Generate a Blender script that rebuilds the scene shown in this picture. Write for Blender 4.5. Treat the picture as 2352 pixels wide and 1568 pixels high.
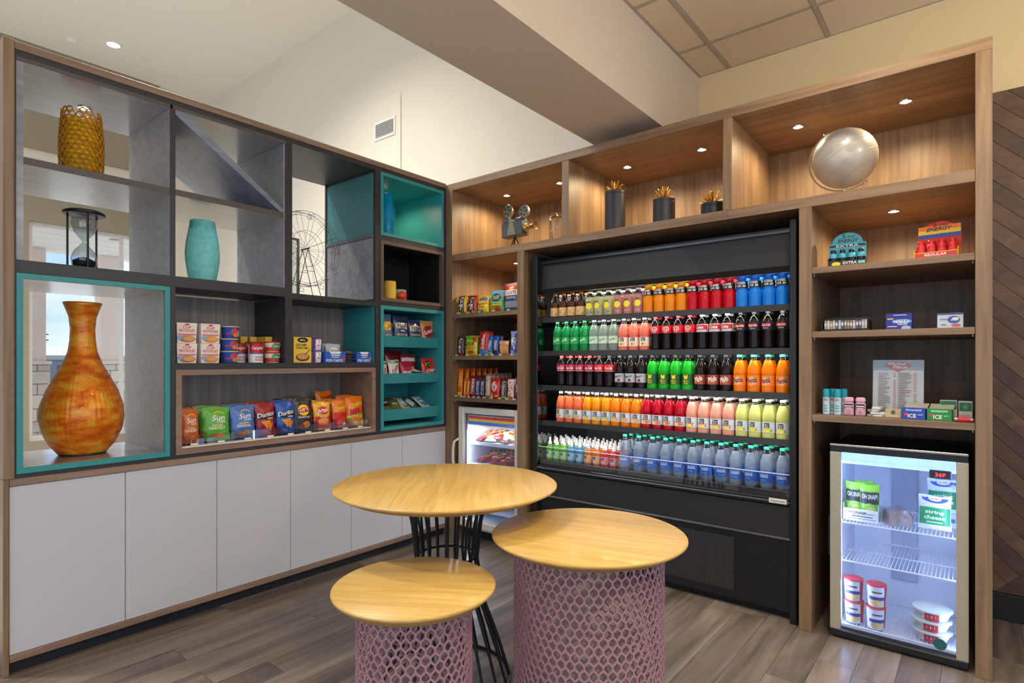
import bpy, math, random
from mathutils import Vector, Matrix, noise
for o in list(bpy.data.objects): bpy.data.objects.remove(o)
SC = bpy.context.scene
COL = SC.collection
PI = math.pi
# ---------------------------------------------------------------- camera
CAMP = (3.393, -3.3116, 1.4206)
cam = bpy.data.cameras.new('camera'); camo = bpy.data.objects.new('camera', cam); COL.objects.link(camo)
camo.location = CAMP; camo.rotation_euler = (PI/2, 0, .682)
cam.sensor_width = 36; cam.lens = 1315.81/2352*36; cam.shift_y = (828.6-784)/2352; cam.clip_start = .05
SC.camera = camo
# ---------------------------------------------------------------- world / exposure
SC.view_settings.view_transform = 'Standard'; SC.view_settings.look = 'None'
SC.view_settings.exposure = 0.3; SC.view_settings.gamma = 1; SC.view_settings.use_curve_mapping = False
W = bpy.data.worlds.new('sky'); SC.world = W; W.use_nodes = True
nt = W.node_tree; nt.nodes.clear()
wo = nt.nodes.new('ShaderNodeOutputWorld'); bg = nt.nodes.new('ShaderNodeBackground')
tc = nt.nodes.new('ShaderNodeTexCoord'); mp = nt.nodes.new('ShaderNodeMapping'); mp.inputs['Scale'].default_value = (1.6, 1.6, 5)
nz = nt.nodes.new('ShaderNodeTexNoise'); nz.inputs['Scale'].default_value = 2.2; nz.inputs['Detail'].default_value = 6
rp = nt.nodes.new('ShaderNodeValToRGB'); rp.color_ramp.elements[0].position = .40; rp.color_ramp.elements[1].position = .62
rp.color_ramp.elements[0].color = (.40, .56, .86, 1); rp.color_ramp.elements[1].color = (.84, .88, .95, 1)
L = nt.links
L.new(tc.outputs['Generated'], mp.inputs['Vector']); L.new(mp.outputs[0], nz.inputs['Vector']); L.new(nz.outputs['Fac'], rp.inputs[0])
sun = bpy.data.lights.new('sun', 'SUN'); sun.energy = 2.6; sun.angle = .02; sun.color = (1, .96, .9)
suno = bpy.data.objects.new('sun', sun); COL.objects.link(suno); suno.location = (-12, 4, 12); suno.rotation_euler = Vector((1, -.35, -1.15)).to_track_quat('-Z', 'Y').to_euler()
L.new(rp.outputs[0], bg.inputs[0]); bg.inputs[1].default_value = 1.3; L.new(bg.outputs[0], wo.inputs[0])

def lamp(kind, name, loc, power, color, size=.1, rot=(0, 0, 0), spot=None):
    d = bpy.data.lights.new(name, kind); d.energy = power; d.color = color
    if kind == 'AREA': d.shape = 'DISK'; d.size = size
    else: d.shadow_soft_size = size
    if spot: d.spot_size = spot; d.spot_blend = .6
    o = bpy.data.objects.new(name, d); COL.objects.link(o); o.location = loc; o.rotation_euler = rot
    return o

# ---------------------------------------------------------------- materials
MATS = {}
def lin(c):
    return tuple(((x/255)/12.92 if x/255 <= .04045 else ((x/255+.055)/1.055)**2.4) for x in c)
def mat(name, rgb, rough=.5, metal=0., trans=0., ior=1.45, emit=0., vary=.06, scale=30., coat=0., bump=0., spec=.5, stretch=(1, 1, 1)):
    """procedural principled material: the colour breaks up slightly through a noise"""
    if name in MATS: return MATS[name]
    m = bpy.data.materials.new(name); m.use_nodes = True; n = m.node_tree.nodes; l = m.node_tree.links
    b = n['Principled BSDF']; c = lin(rgb)
    b.inputs['Roughness'].default_value = rough; b.inputs['Metallic'].default_value = metal
    b.inputs['IOR'].default_value = ior; b.inputs['Transmission Weight'].default_value = trans
    b.inputs['Coat Weight'].default_value = coat; b.inputs['Specular IOR Level'].default_value = spec
    t = n.new('ShaderNodeTexCoord'); mpn = n.new('ShaderNodeMapping'); mpn.inputs['Scale'].default_value = stretch
    x = n.new('ShaderNodeTexNoise'); x.inputs['Scale'].default_value = scale; x.inputs['Detail'].default_value = 4
    r = n.new('ShaderNodeValToRGB')
    r.color_ramp.elements[0].position = .3; r.color_ramp.elements[1].position = .7
    r.color_ramp.elements[0].color = tuple(max(0, v*(1-vary)) for v in c)+(1,); r.color_ramp.elements[1].color = tuple(min(1, v*(1+vary)) for v in c)+(1,)
    l.new(t.outputs['Object'], mpn.inputs[0]); l.new(mpn.outputs[0], x.inputs['Vector']); l.new(x.outputs['Fac'], r.inputs[0]); l.new(r.outputs[0], b.inputs['Base Color'])
    if emit:
        b.inputs['Emission Strength'].default_value = emit; l.new(r.outputs[0], b.inputs['Emission Color'])
    if bump:
        bm = n.new('ShaderNodeBump'); bm.inputs['Strength'].default_value = bump; bm.inputs['Distance'].default_value = .01
        l.new(x.outputs['Fac'], bm.inputs['Height']); l.new(bm.outputs[0], b.inputs['Normal'])
    MATS[name] = m; return m
def wood(name, dark, light, stretch, rough=.45, scale=1., bump=.05, detail=5, coat=0.):
    if name in MATS: return MATS[name]
    m = bpy.data.materials.new(name); m.use_nodes = True; n = m.node_tree.nodes; l = m.node_tree.links; b = n['Principled BSDF']
    b.inputs['Roughness'].default_value = rough; b.inputs['Coat Weight'].default_value = coat; b.inputs['Coat Roughness'].default_value = .16
    t = n.new('ShaderNodeTexCoord'); info = n.new('ShaderNodeObjectInfo'); add = n.new('ShaderNodeVectorMath'); add.operation = 'ADD'
    mul = n.new('ShaderNodeMath'); mul.operation = 'MULTIPLY'; mul.inputs[1].default_value = 37.
    l.new(info.outputs['Random'], mul.inputs[0]); l.new(t.outputs['Object'], add.inputs[0]); l.new(mul.outputs[0], add.inputs[1])
    mpn = n.new('ShaderNodeMapping'); mpn.inputs['Scale'].default_value = stretch; l.new(add.outputs[0], mpn.inputs[0])
    x = n.new('ShaderNodeTexNoise'); x.inputs['Scale'].default_value = scale; x.inputs['Detail'].default_value = detail; x.inputs['Roughness'].default_value = .62; x.inputs['Distortion'].default_value = .6
    l.new(mpn.outputs[0], x.inputs['Vector'])
    r = n.new('ShaderNodeValToRGB'); r.color_ramp.elements[0].position = .32; r.color_ramp.elements[1].position = .68
    r.color_ramp.elements[0].color = lin(dark)+(1,); r.color_ramp.elements[1].color = lin(light)+(1,)
    l.new(x.outputs['Fac'], r.inputs[0]); l.new(r.outputs[0], b.inputs['Base Color'])
    bm = n.new('ShaderNodeBump'); bm.inputs['Strength'].default_value = bump; bm.inputs['Distance'].default_value = .004
    l.new(x.outputs['Fac'], bm.inputs['Height']); l.new(bm.outputs[0], b.inputs['Normal'])
    MATS[name] = m; return m
def glassy(name, tint=(255, 255, 255), gloss=.1, rough=.02, edge=.5):
    """thin clear sheet: see-through with a faint reflection"""
    if name in MATS: return MATS[name]
    m = bpy.data.materials.new(name); m.use_nodes = True; n = m.node_tree.nodes; l = m.node_tree.links; n.clear()
    o = n.new('ShaderNodeOutputMaterial'); mx = n.new('ShaderNodeMixShader'); tr = n.new('ShaderNodeBsdfTransparent'); gl = n.new('ShaderNodeBsdfGlossy')
    fr = n.new('ShaderNodeLayerWeight'); fr.inputs[0].default_value = .5; pw_ = n.new('ShaderNodeMath'); pw_.operation = 'POWER'; pw_.inputs[1].default_value = 3.
    ma = n.new('ShaderNodeMath'); ma.operation = 'MULTIPLY_ADD'; ma.inputs[1].default_value = edge; ma.inputs[2].default_value = gloss; ma.use_clamp = True
    tr.inputs[0].default_value = lin(tint)+(1,); gl.inputs['Roughness'].default_value = rough
    l.new(fr.outputs['Facing'], pw_.inputs[0]); l.new(pw_.outputs[0], ma.inputs[0]); l.new(ma.outputs[0], mx.inputs[0]); l.new(tr.outputs[0], mx.inputs[1]); l.new(gl.outputs[0], mx.inputs[2]); l.new(mx.outputs[0], o.inputs[0])
    MATS[name] = m; return m
def ink(rgb):
    return mat('print_%02x%02x%02x' % rgb, rgb, .4, vary=.03)
def foil(rgb):
    return mat('film_%02x%02x%02x' % rgb, rgb, .28, vary=.10, scale=25, coat=.35, bump=.12)
def card(rgb):
    return mat('card_%02x%02x%02x' % rgb, rgb, .5, vary=.03)

WHITE = (240, 238, 232); BLACK = (22, 21, 22); RED = (200, 28, 34); YEL = (245, 205, 40)

# ---------------------------------------------------------------- geometry
class G:
    def __init__(s): s.v = []; s.f = []; s.m = []; s.mats = []
    def add(s, vf, m=None, xf=None):
        v, f = vf; k = len(s.v)
        if m is not None and m not in s.mats: s.mats.append(m)
        i = s.mats.index(m) if m is not None else 0
        s.v += [tuple(xf @ Vector(p)) for p in v] if xf is not None else [tuple(p) for p in v]
        s.f += [tuple(a+k for a in q) for q in f]; s.m += [i]*len(f)
        return s
def box(x0, x1, y0, y1, z0, z1):
    v = [(x, y, z) for z in (z0, z1) for y in (y0, y1) for x in (x0, x1)]
    return v, [(0, 2, 3, 1), (4, 5, 7, 6), (0, 1, 5, 4), (2, 6, 7, 3), (0, 4, 6, 2), (1, 3, 7, 5)]
def cbox(x0, x1, y0, y1, z0, z1, c=.004):
    """box with all edges chamfered"""
    v = []; f = []
    X = (x0, x1); Y = (y0, y1); Z = (z0, z1); idx = {}
    for a in (0, 1):
        for b in (0, 1):
            for d in (0, 1):
                sx, sy, sz = (1, -1)[a], (1, -1)[b], (1, -1)[d]
                for k in range(3):
                    p = [X[a]+sx*c, Y[b]+sy*c, Z[d]+sz*c]; p[k] = (X[a], Y[b], Z[d])[k]
                    idx[a, b, d, k] = len(v); v.append(tuple(p))
    def q(k, s): # face on axis k side s
        o = [i for i in range(3) if i != k]; r = []
        for (i, j) in ((0, 0), (1, 0), (1, 1), (0, 1)):
            t = [0, 0, 0]; t[k] = s; t[o[0]] = i; t[o[1]] = j; r.append(idx[t[0], t[1], t[2], k])
        flip = (s == 1) ^ (k == 1)
        return tuple(r if flip else r[::-1])
    for k in range(3):
        for s in (0, 1): f.append(q(k, s))
    for k in range(3): # edges along axis k
        o = [i for i in range(3) if i != k]
        for i in (0, 1):
            for j in (0, 1):
                r = []
                for e, kk in ((0, o[0]), (1, o[0]), (1, o[1]), (0, o[1])):
                    t = [0, 0, 0]; t[k] = e; t[o[0]] = i; t[o[1]] = j; r.append(idx[t[0], t[1], t[2], kk])
                f.append(tuple(r))
    for a in (0, 1):
        for b in (0, 1):
            for d in (0, 1): f.append(tuple(idx[a, b, d, k] for k in range(3)))
    return v, f
def lathe(prof, n=20, cx=0, cy=0, z=0, caps=True):
    v = []; f = []
    for r, h in prof:
        for k in range(n):
            a = 2*PI*k/n; v.append((cx+r*math.cos(a), cy+r*math.sin(a), z+h))
    for i in range(len(prof)-1):
        for k in range(n):
            k2 = (k+1) % n; f.append((i*n+k, i*n+k2, (i+1)*n+k2, (i+1)*n+k))
    if caps:
        if prof[0][0] > 1e-6: f.append(tuple(range(n))[::-1])
        if prof[-1][0] > 1e-6: f.append(tuple((len(prof)-1)*n+k for k in range(n)))
    return v, f
def cyl(r, z0, z1, n=16, cx=0, cy=0): return lathe([(r, z0), (r, z1)], n, cx, cy)
def tube(pts, r, n=6, closed=False):
    pts = [Vector(p) for p in pts]; N = len(pts); v = []; f = []; prev = None
    for i, p in enumerate(pts):
        t = (pts[(i+1) % N]-pts[i-1]) if closed or 0 < i < N-1 else (pts[1]-pts[0] if i == 0 else pts[-1]-pts[-2])
        t.normalize()
        if prev is None:
            a = t.cross(Vector((0, 0, 1)));
            if a.length < .1: a = t.cross(Vector((1, 0, 0)))
        else: a = prev-t*prev.dot(t)
        a.normalize(); prev = a; b = t.cross(a); rr = r[i] if isinstance(r, (list, tuple)) else r
        for k in range(n):
            g = 2*PI*k/n; v.append(tuple(p+(a*math.cos(g)+b*math.sin(g))*rr))
    for i in range(N if closed else N-1):
        j = (i+1) % N
        for k in range(n):
            k2 = (k+1) % n; f.append((i*n+k, i*n+k2, j*n+k2, j*n+k))
    if not closed: f += [tuple(range(n))[::-1], tuple((N-1)*n+k for k in range(n))]
    return v, f
def prism(poly, a0, a1, axis='y'):
    """2-D outline extruded along an axis: axis y -> outline in (x,z); x -> (y,z); z -> (x,y)"""
    def P(p, a): return {'y': (p[0], a, p[1]), 'x': (a, p[0], p[1]), 'z': (p[0], p[1], a)}[axis]
    n = len(poly); v = [P(p, a0) for p in poly]+[P(p, a1) for p in poly]
    f = [tuple(range(n)), tuple(range(2*n-1, n-1, -1))]+[(i, i+n, (i+1) % n+n, (i+1) % n) for i in range(n)]
    return v, f
def sphere(r, cx=0, cy=0, cz=0, n=20, m=12):
    return lathe([(max(1e-5, r*math.sin(PI*i/m)), -r*math.cos(PI*i/m)) for i in range(m+1)], n, cx, cy, cz, caps=False)
def grid(x0, x1, z0, z1, nx, nz):
    v = [(x0+(x1-x0)*i/nx, z0+(z1-z0)*j/nz) for j in range(nz+1) for i in range(nx+1)]
    return v, [(j*(nx+1)+i, j*(nx+1)+i+1, (j+1)*(nx+1)+i+1, (j+1)*(nx+1)+i) for j in range(nz) for i in range(nx)]
TXT = {}
def text2d(s, bold=0., shear=0.):
    k = (s, bold, shear)
    if k not in TXT:
        cu = bpy.data.curves.new('t', 'FONT'); cu.body = s; cu.resolution_u = 2; cu.offset = bold; cu.shear = shear
        o = bpy.data.objects.new('t', cu); me = o.to_mesh()
        v = [(p.co.x, p.co.y) for p in me.vertices]; f = [tuple(q.vertices) for q in me.polygons]
        o.to_mesh_clear(); bpy.data.objects.remove(o); bpy.data.curves.remove(cu)
        if not v: v = [(0, 0), (1, 0), (1, 1)]; f = []
        xs = [p[0] for p in v]; ys = [p[1] for p in v]; x0, x1, y0, y1 = min(xs), max(xs), min(ys), max(ys)
        TXT[k] = ([((x-(x0+x1)/2)/max(1e-6, x1-x0), (y-(y0+y1)/2)/max(1e-6, y1-y0)) for x, y in v], f)
    return TXT[k]
def decals(g, S, w, h, items):
    """flat print laid on a surface S(x, z, lift): text, ellipse, rectangle, outline; coordinates as fractions of w, h"""
    for i, it in enumerate(items):
        k = it[0]; lift = .0006+.00022*i
        if k == 't':
            _, s, u, q, tw, th, c = it[:7]; o = it[7] if len(it) > 7 else {}
            v, f = text2d(s, min(.028, o.get('b', .02)*.5), o.get('s', 0)); a = math.radians(o.get('r', 0)); ca, sa = math.cos(a), math.sin(a)
            p = [(u*w+(x*tw*w)*ca-(y*th*h)*sa, q*h+(x*tw*w)*sa+(y*th*h)*ca) for x, y in v]
        elif k == 'e':
            _, u, q, ru, rv, c = it[:6]; n = 20
            p = [(u*w, q*h)]; f = []
            for R in (.33, .66, 1):
                p += [(u*w+R*ru*w*math.cos(2*PI*j/n), q*h+R*rv*h*math.sin(2*PI*j/n)) for j in range(n)]
            f = [(0, 1+j, 1+(j+1) % n) for j in range(n)]+[(1+r_*n+j, 1+(r_+1)*n+j, 1+(r_+1)*n+(j+1) % n, 1+r_*n+(j+1) % n) for r_ in (0, 1) for j in range(n)]
        elif k == 'r':
            _, u, q, rw, rh, c = it[:6]; nn = it[6] if len(it) > 6 else 10
            p, f = grid((u-rw/2)*w, (u+rw/2)*w, (q-rh/2)*h, (q+rh/2)*h, nn, max(1, int(rh*(14 if nn > 4 else 2))))
        else:
            _, pts, c = it[:3]; e = []
            for (a0, b0), (a1, b1) in zip(pts, pts[1:]+pts[:1]): e += [((a0+(a1-a0)*t/5)*w, (b0+(b1-b0)*t/5)*h) for t in range(5)]
            n = len(e); mx_, my_ = sum(q[0] for q in e)/n, sum(q[1] for q in e)/n
            p = [(mx_, my_)]+[(mx_+(x-mx_)*R, my_+(y-my_)*R) for R in (.33, .66, 1) for x, y in e]
            f = [(0, 1+j, 1+(j+1) % n) for j in range(n)]+[(1+r_*n+j, 1+(r_+1)*n+j, 1+(r_+1)*n+(j+1) % n, 1+r_*n+(j+1) % n) for r_ in (0, 1) for j in range(n)]
        g.add(([S(x, z, lift) for x, z in p], f), c if not isinstance(c, tuple) else ink(c))

def obj(name, geo, m=None, parent=None, world=True, smooth=35):
    """link ONE mesh object; with world=True the coordinates are the scene's and the parent only carries it"""
    if isinstance(geo, tuple): geo = G().add(geo, m)
    me = bpy.data.meshes.new(name); me.from_pydata(geo.v, [], geo.f); me.update()
    mats = geo.mats or [m]
    for q in mats: me.materials.append(q)
    if len(mats) > 1: me.polygons.foreach_set('material_index', geo.m)
    if smooth:
        me.polygons.foreach_set('use_smooth', [True]*len(me.polygons)); me.set_sharp_from_angle(angle=math.radians(smooth))
    o = bpy.data.objects.new(name, me); COL.objects.link(o)
    if parent is not None:
        o.parent = parent
        if world: o.location = -Vector(parent.location)
    return o
def recalc(o):
    import bmesh
    b = bmesh.new(); b.from_mesh(o.data); bmesh.ops.recalc_face_normals(b, faces=b.faces); b.to_mesh(o.data); b.free(); return o
def tag(o, label, cat=None, group=None, kind=None):
    if label: o['label'] = label
    if cat: o['category'] = cat
    if group: o['group'] = group
    if kind: o['kind'] = kind
    return o
def thing(name, label, cat, loc=(0, 0, 0), rz=0, group=None):
    o = bpy.data.objects.new(name, None); COL.objects.link(o); o.location = loc; o.rotation_euler = (0, 0, rz); o.empty_display_size = .05
    return tag(o, label, cat, group)
def struct(name, geo, m, parent=None):
    o = obj(name, geo, m, parent)
    if parent is None: o['kind'] = 'structure'
    return o
def dup(root, loc=None, rz=None, label=None, group=None):
    r = root.copy(); COL.objects.link(r)
    if loc is not None: r.location = loc
    if rz is not None: r.rotation_euler = (root.rotation_euler[0], root.rotation_euler[1], rz)
    if label: r['label'] = label
    if group: r['group'] = group
    for ch in root.children:
        c = ch.copy(); COL.objects.link(c); c.parent = r
        for q in ch.children:
            d = q.copy(); COL.objects.link(d); d.parent = c
    return r
ORD = ['leftmost', 'second from left', 'third from left', 'fourth from left', 'fifth from left', 'sixth from left', 'seventh from left', 'eighth from left', 'ninth from left', 'tenth from left', 'eleventh from left', 'twelfth from left']
def nth(i, n):
    if n == 1: return 'single'
    return 'rightmost' if i == n-1 else ORD[i]
# ================================================================ SETTING
OAKV = wood('oak_laminate_upright', (110, 86, 62), (147, 118, 88), (26, 26, 1.3))
OAKH = wood('oak_laminate_level', (109, 85, 62), (146, 117, 88), (1.3, 26, 26))
OAKY = wood('oak_laminate_rail', (124, 98, 80), (154, 126, 104), (26, 1.3, 26))
GRAPH = wood('graphite_laminate', (112, 113, 120), (140, 140, 147), (20, 1.2, 20), .28, coat=1.)
GRAPHV = wood('graphite_laminate_upright', (112, 104, 98), (148, 138, 130), (26, 26, 1.2), .38)
FRAME = mat('charcoal_frame', (47, 47, 50), .42)
FRAMEN = mat('bronze_edge', (84, 78, 70), .42)
TEAL = mat('teal_lacquer', (52, 144, 144), .4, vary=.03)
BLK = mat('black_enamel', (24, 24, 25), .38, vary=.1)
MATTE = mat('matte_black', (18, 18, 19), .6)
WLAM = mat('white_laminate', (200, 200, 204), .45, vary=.015, scale=300)
PAINT = mat('cream_paint', (224, 218, 202), .8, vary=.02, scale=200, bump=.03)
CEILP = mat('ceiling_paint', (236, 233, 222), .85, vary=.02, scale=120)
TAUPE = mat('taupe_wall', (150, 142, 122), .8, vary=.02)
TILE = mat('ceiling_tile_mineral', (228, 210, 180), .9, vary=.06, scale=160, bump=.4)
TBAR = mat('ceiling_grid_white', (176, 164, 146), .6)
STEEL = mat('brushed_steel', (170, 168, 160), .35, metal=1, vary=.05)
CHROME = mat('chrome', (210, 210, 208), .15, metal=1, vary=.02)
PINKM = mat('dusty_pink_metal', (172, 128, 132), .42, vary=.04)
TOPW = wood('honey_wood_top', (172, 137, 68), (200, 165, 92), (2.2, 34, 34), .38, coat=.1)
EDGEW = wood('honey_wood_edge', (160, 124, 62), (188, 152, 84), (8, 8, 60), .5)

# floor: wood planks laid towards the back wall
FL = [wood('floor_plank_%d' % i, a, b, (14, 1.0, 14), .32, bump=.06) for i, (a, b) in enumerate((((74, 67, 60), (126, 114, 102)), ((82, 74, 66), (136, 123, 110)), ((60, 54, 49), (114, 103, 93))))]
fl = struct('floor', box(-6.5, 6.2, -6.2, 1.0, -.06, -.004), mat('floor_subbase', (60, 52, 46), .8))
random.seed(4)
pw = .155
for i in range(int((4.6+.3)/pw)):
    x = -.3+i*pw; y = -3.9+random.uniform(-.5, 0)
    while y < .84:
        ln = random.choice((.92, 1.22, 1.22)); y1 = min(y+ln, .845)
        if y1 > -3.6:
            o = obj('plank', box(x+.0008, x+pw-.0008, y+.0008, y1-.0008, -.004, 0), random.choice(FL), fl)
        y = y1
obj('far_flooring', box(-6.5, -.31, -6.2, .845, -.004, 0), mat('pale_bounce_floor', (206, 198, 184), .4, vary=.05, scale=3), fl)  # unseen lobby floor, made pale to bounce more light upward
obj('near_flooring', box(-.3, 6.2, -6.2, -4.4, -.004, 0), FL[1], fl)
obj('side_flooring', box(4.51, 6.2, -4.4, .845, -.004, 0), FL[1], fl)

wb = struct('wall_back', box(-6.5, 6.2, .85, 1.0, 0, 5.66), PAINT)
obj('tan_wall_band', box(1.80, 6.2, .846, .85, 2.5, 3.54), mat('tan_wall_tone', (218, 198, 154), .8, vary=.02, scale=200, bump=.03), wb)  # wall right of the beam coloured tan
obj('bulkhead', prism([(.85, 0), (.838, 0), (.838, 4.33), (.85, 4.43)], -6.5, -1.567, 'x'), PAINT, wb)
# chevron wood cladding right of the shelving, over a black base
CHV = [wood('walnut_board_%d' % i, a, b, (4, 4, 4), .5, scale=2.2) for i, (a, b) in enumerate((((70, 49, 37), (104, 76, 56)), ((60, 43, 33), (90, 65, 49)), ((78, 55, 41), (114, 84, 62))))]
def clip(poly, a, b, c):      # keep a*x + b*z <= c
    out = []
    for i in range(len(poly)):
        p, q = poly[i-1], poly[i]; dp = a*p[0]+b*p[1]-c; dq = a*q[0]+b*q[1]-c
        if (dp <= 0) != (dq <= 0):
            t = dp/(dp-dq); out.append((p[0]+(q[0]-p[0])*t, p[1]+(q[1]-p[1])*t))
        if dq <= 0: out.append(q)
    return out
clad = struct('wall_cladding', box(3.447, 5.4, .842, .85, .146, 2.905), MATTE)
R = [(3.45, .15), (5.4, .15), (5.4, 2.903), (3.45, 2.903)]
c0 = 3.478-.157
k = 0; s = 3.4
while s < 8.6:
    p = clip(clip(R, 1, 1, s+.105), -1, -1, -s)
    p = clip(p, 1, -1, c0-.002) if p else p
    if p and len(p) > 2: obj('board', prism(p[::-1], .828, .842), CHV[k % 3], clad, smooth=0)
    s += .108; k += 1
d = c0
while d < 5.3:
    p = clip(clip(R, 1, -1, d+.105), -1, 1, -d)
    if p and len(p) > 2: obj('board', prism(p[::-1], .828, .842), CHV[k % 3], clad, smooth=0)
    d += .108; k += 1
struct('baseboard_right', cbox(3.447, 5.4, .82, .85, 0, .146, .003), BLK)
# dropped beam and the two ceilings
struct('trim_beam', box(1.285, 1.80, -6.2, .85, 2.95, 5.66), mat('beam_paint', (206, 192, 172), .8, vary=.02))
struct('ceiling_lobby', box(-6.6, 1.285, -6.2, .85, 5.66, 5.76), CEILP)
ct = struct('ceiling', box(1.80, 6.2, -6.2, .85, 3.54, 3.6), CEILP)
xs = [1.80, 2.018]+[2.018+.63*i for i in range(1, 7)]; ys = [.85, .434]+[.434-.645*i for i in range(1, 10)]
for i in range(len(xs)-1):
    for j in range(len(ys)-1):
        obj('ceiling_tile', cbox(xs[i]+.012, xs[i+1]-.012, ys[j+1]+.012, ys[j]-.012, 3.512, 3.53, .004), TILE, ct, smooth=0)
for x in xs: obj('grid_bar', box(x-.012, x+.012, -5.4, .85, 3.508, 3.54), TBAR, ct, smooth=0)
for y in ys: obj('grid_bar', box(1.80, 5.8, y-.0115, y+.0115, 3.5095, 3.5395), TBAR, ct, smooth=0)

# far window wall of the lobby with its glazing, darker taupe around a paler band
ww = struct('wall_window', G().add(box(-6.7, -6.5, -6.2, -3.4, 0, 5.66), TAUPE).add(box(-6.7, -6.5, .12, .85, 0, 5.66), PAINT)
            .add(box(-6.7, -6.5, -1.53, -1.43, .33, 3.31), TAUPE).add(box(-6.7, -6.5, -3.4, .12, 0, .33), TAUPE)
            .add(box(-6.7, -6.5, -3.4, .12, 3.31, 3.7), TAUPE).add(box(-6.7, -6.48, -3.4, .12, 3.7, 4.27), PAINT).add(box(-6.7, -6.4, -3.4, .12, 4.27, 5.66), TAUPE), None)
WFR = mat('window_frame_white', (205, 203, 205), .4)
for n, (y0, y1) in enumerate(((-1.43, .12), (-3.4, -1.53))):
    wn = struct('window_%d' % (n+1), G().add(box(-6.64, -6.56, y0, y0+.05, .33, 3.31), WFR).add(box(-6.64, -6.56, y1-.05, y1, .33, 3.31), WFR)
                .add(box(-6.64, -6.56, y0+.05, y1-.05, .33, .40), WFR).add(box(-6.64, -6.56, y0+.05, y1-.05, 3.26, 3.31), WFR), None)
    obj('mullion', box(-6.63, -6.57, -.35 if n == 0 else -2.5, -.31 if n == 0 else -2.46, .4, 3.26), WFR, wn)
    obj('pane', box(-6.603, -6.597, y0+.05, y1-.05, .4, 3.26), glassy('window_glass', (250, 252, 252), .05), wn)

# ---------------------------------------------------------------- outdoors
g = struct('ground', box(-160, -6.7, -90, 110, -.5, -.06), mat('pavement', (206, 203, 196), .9, scale=4))
STUC = mat('stucco_cream', (226, 208, 198), .9, vary=.03, bump=.1)
STN = [mat('limestone_%d' % i, c, .9, vary=.08, scale=14, bump=.3) for i, c in enumerate(((206, 192, 182), (218, 204, 192), (192, 178, 168)))]
def column(label, x, y0, y1):
    t = thing('porch_column', label, 'column', (x-.2, (y0+y1)/2, -.06), 0, 'porch columns outside the window')
    obj('shaft', box(x-.36, x, y0, y1, 1.42, 3.4), STUC, t); obj('collar', cbox(x-.37, x+.01, y0-.01, y1+.01, 2.7, 2.78, .01), STUC, t)
    obj('cap_stone', cbox(x-.45, x+.07, y0-.07, y1+.07, 1.36, 1.42, .01), STN[1], t)
    obj('core', box(x-.40, x+.02, y0-.02, y1+.02, -.06, 1.36), STN[2], t)
    z = -.06; r = 0
    while z < 1.3:
        h = (.24, .19, .22)[r % 3]; h = min(h, 1.355-z); cuts = [y0-.05, y0+(.14 if r % 2 else .23), y1+.05]
        for a, b in zip(cuts, cuts[1:]): obj('stone', cbox(x+.0, x+.05, a+.006, b-.006, z+.006, z+h-.006, .006), STN[(r+int(a*10)) % 3], t)
        for a, b in ((x-.43, x-.2), (x-.2, x+.05)):
            obj('stone', cbox(a+.006, b-.006, y1+.02, y1+.05, z+.006, z+h-.006, .006), STN[r % 3], t)
        z += h; r += 1
column('stucco porch column on stone base seen left of the orange vase', -9.3, -1.02, -.66)
column('stucco porch column on stone base seen right of the orange vase', -9.3, .15, .52)
cn = thing('canopy', 'white porch canopy soffit seen through the window behind the hourglass', 'canopy', (-8.5, 0, 3.4))
CANW = mat('canopy_white', (228, 226, 220), .7)
obj('soffit', box(-9.8, -6.72, -8, 8, 3.42, 3.7), CANW, cn)
for i in range(6): obj('soffit_board', box(-9.8+i*.5+.01, -9.8+(i+1)*.5-.01, -8, 8, 3.40, 3.42), CANW, cn, smooth=0)
obj('downlight', lathe([(.09, 0), (.09, .012), (.06, .013)], 20, -7.52, -.13, 3.388), STEEL, cn)
b = thing('distant_building', 'low grey building far away outside the window', 'building', (-46, 9, -.06))
BLG = mat('far_grey_wall', (120, 128, 140), .9)
obj('wall', box(-50, -45, 5.5, 12, -.06, 1.5), BLG, b); obj('roof', prism([(5.3, 1.5), (12.2, 1.5), (11.8, 1.8), (5.7, 1.8)], -50.2, -44.8, 'x'), mat('far_roof', (150, 156, 166), .9), b)
for i in range(4): obj('window', box(-45.0, -44.97, 6+i*1.4, 6.8+i*1.4, .5, 1.1), mat('far_window', (60, 66, 76), .3), b)
p = thing('utility_pole', 'thin utility pole with crossarm on the horizon outside', 'pole', (-60, 9.6, -.06))
POLW = mat('pole_wood', (96, 86, 80), .9)
obj('pole', cyl(.1, -.06, 3.9, 8, -60, 9.6), POLW, p)
for z in (3.2, 3.7): obj('crossarm', box(-60.05, -59.95, 9.1, 10.1, z, z+.1), POLW, p)
t = thing('street_tree', 'leafy tree far away beyond the porch', 'tree', (-38, 1.4, -.06))
obj('trunk', cyl(.18, -.06, 3, 8, -38, 1.4), POLW, t)
cr = G(); random.seed(9)
LEAF = mat('leaf_green', (150, 170, 96), .8, vary=.2, scale=3)
for i in range(26):
    a = random.uniform(0, 6.3); r = random.uniform(0, 1.7); cr.add(sphere(random.uniform(.5, 1.), -38+r*math.cos(a), 1.4+r*math.sin(a)*1.4, random.uniform(3, 5.6), 8, 5), LEAF)
obj('crown', cr, LEAF, t)

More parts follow.
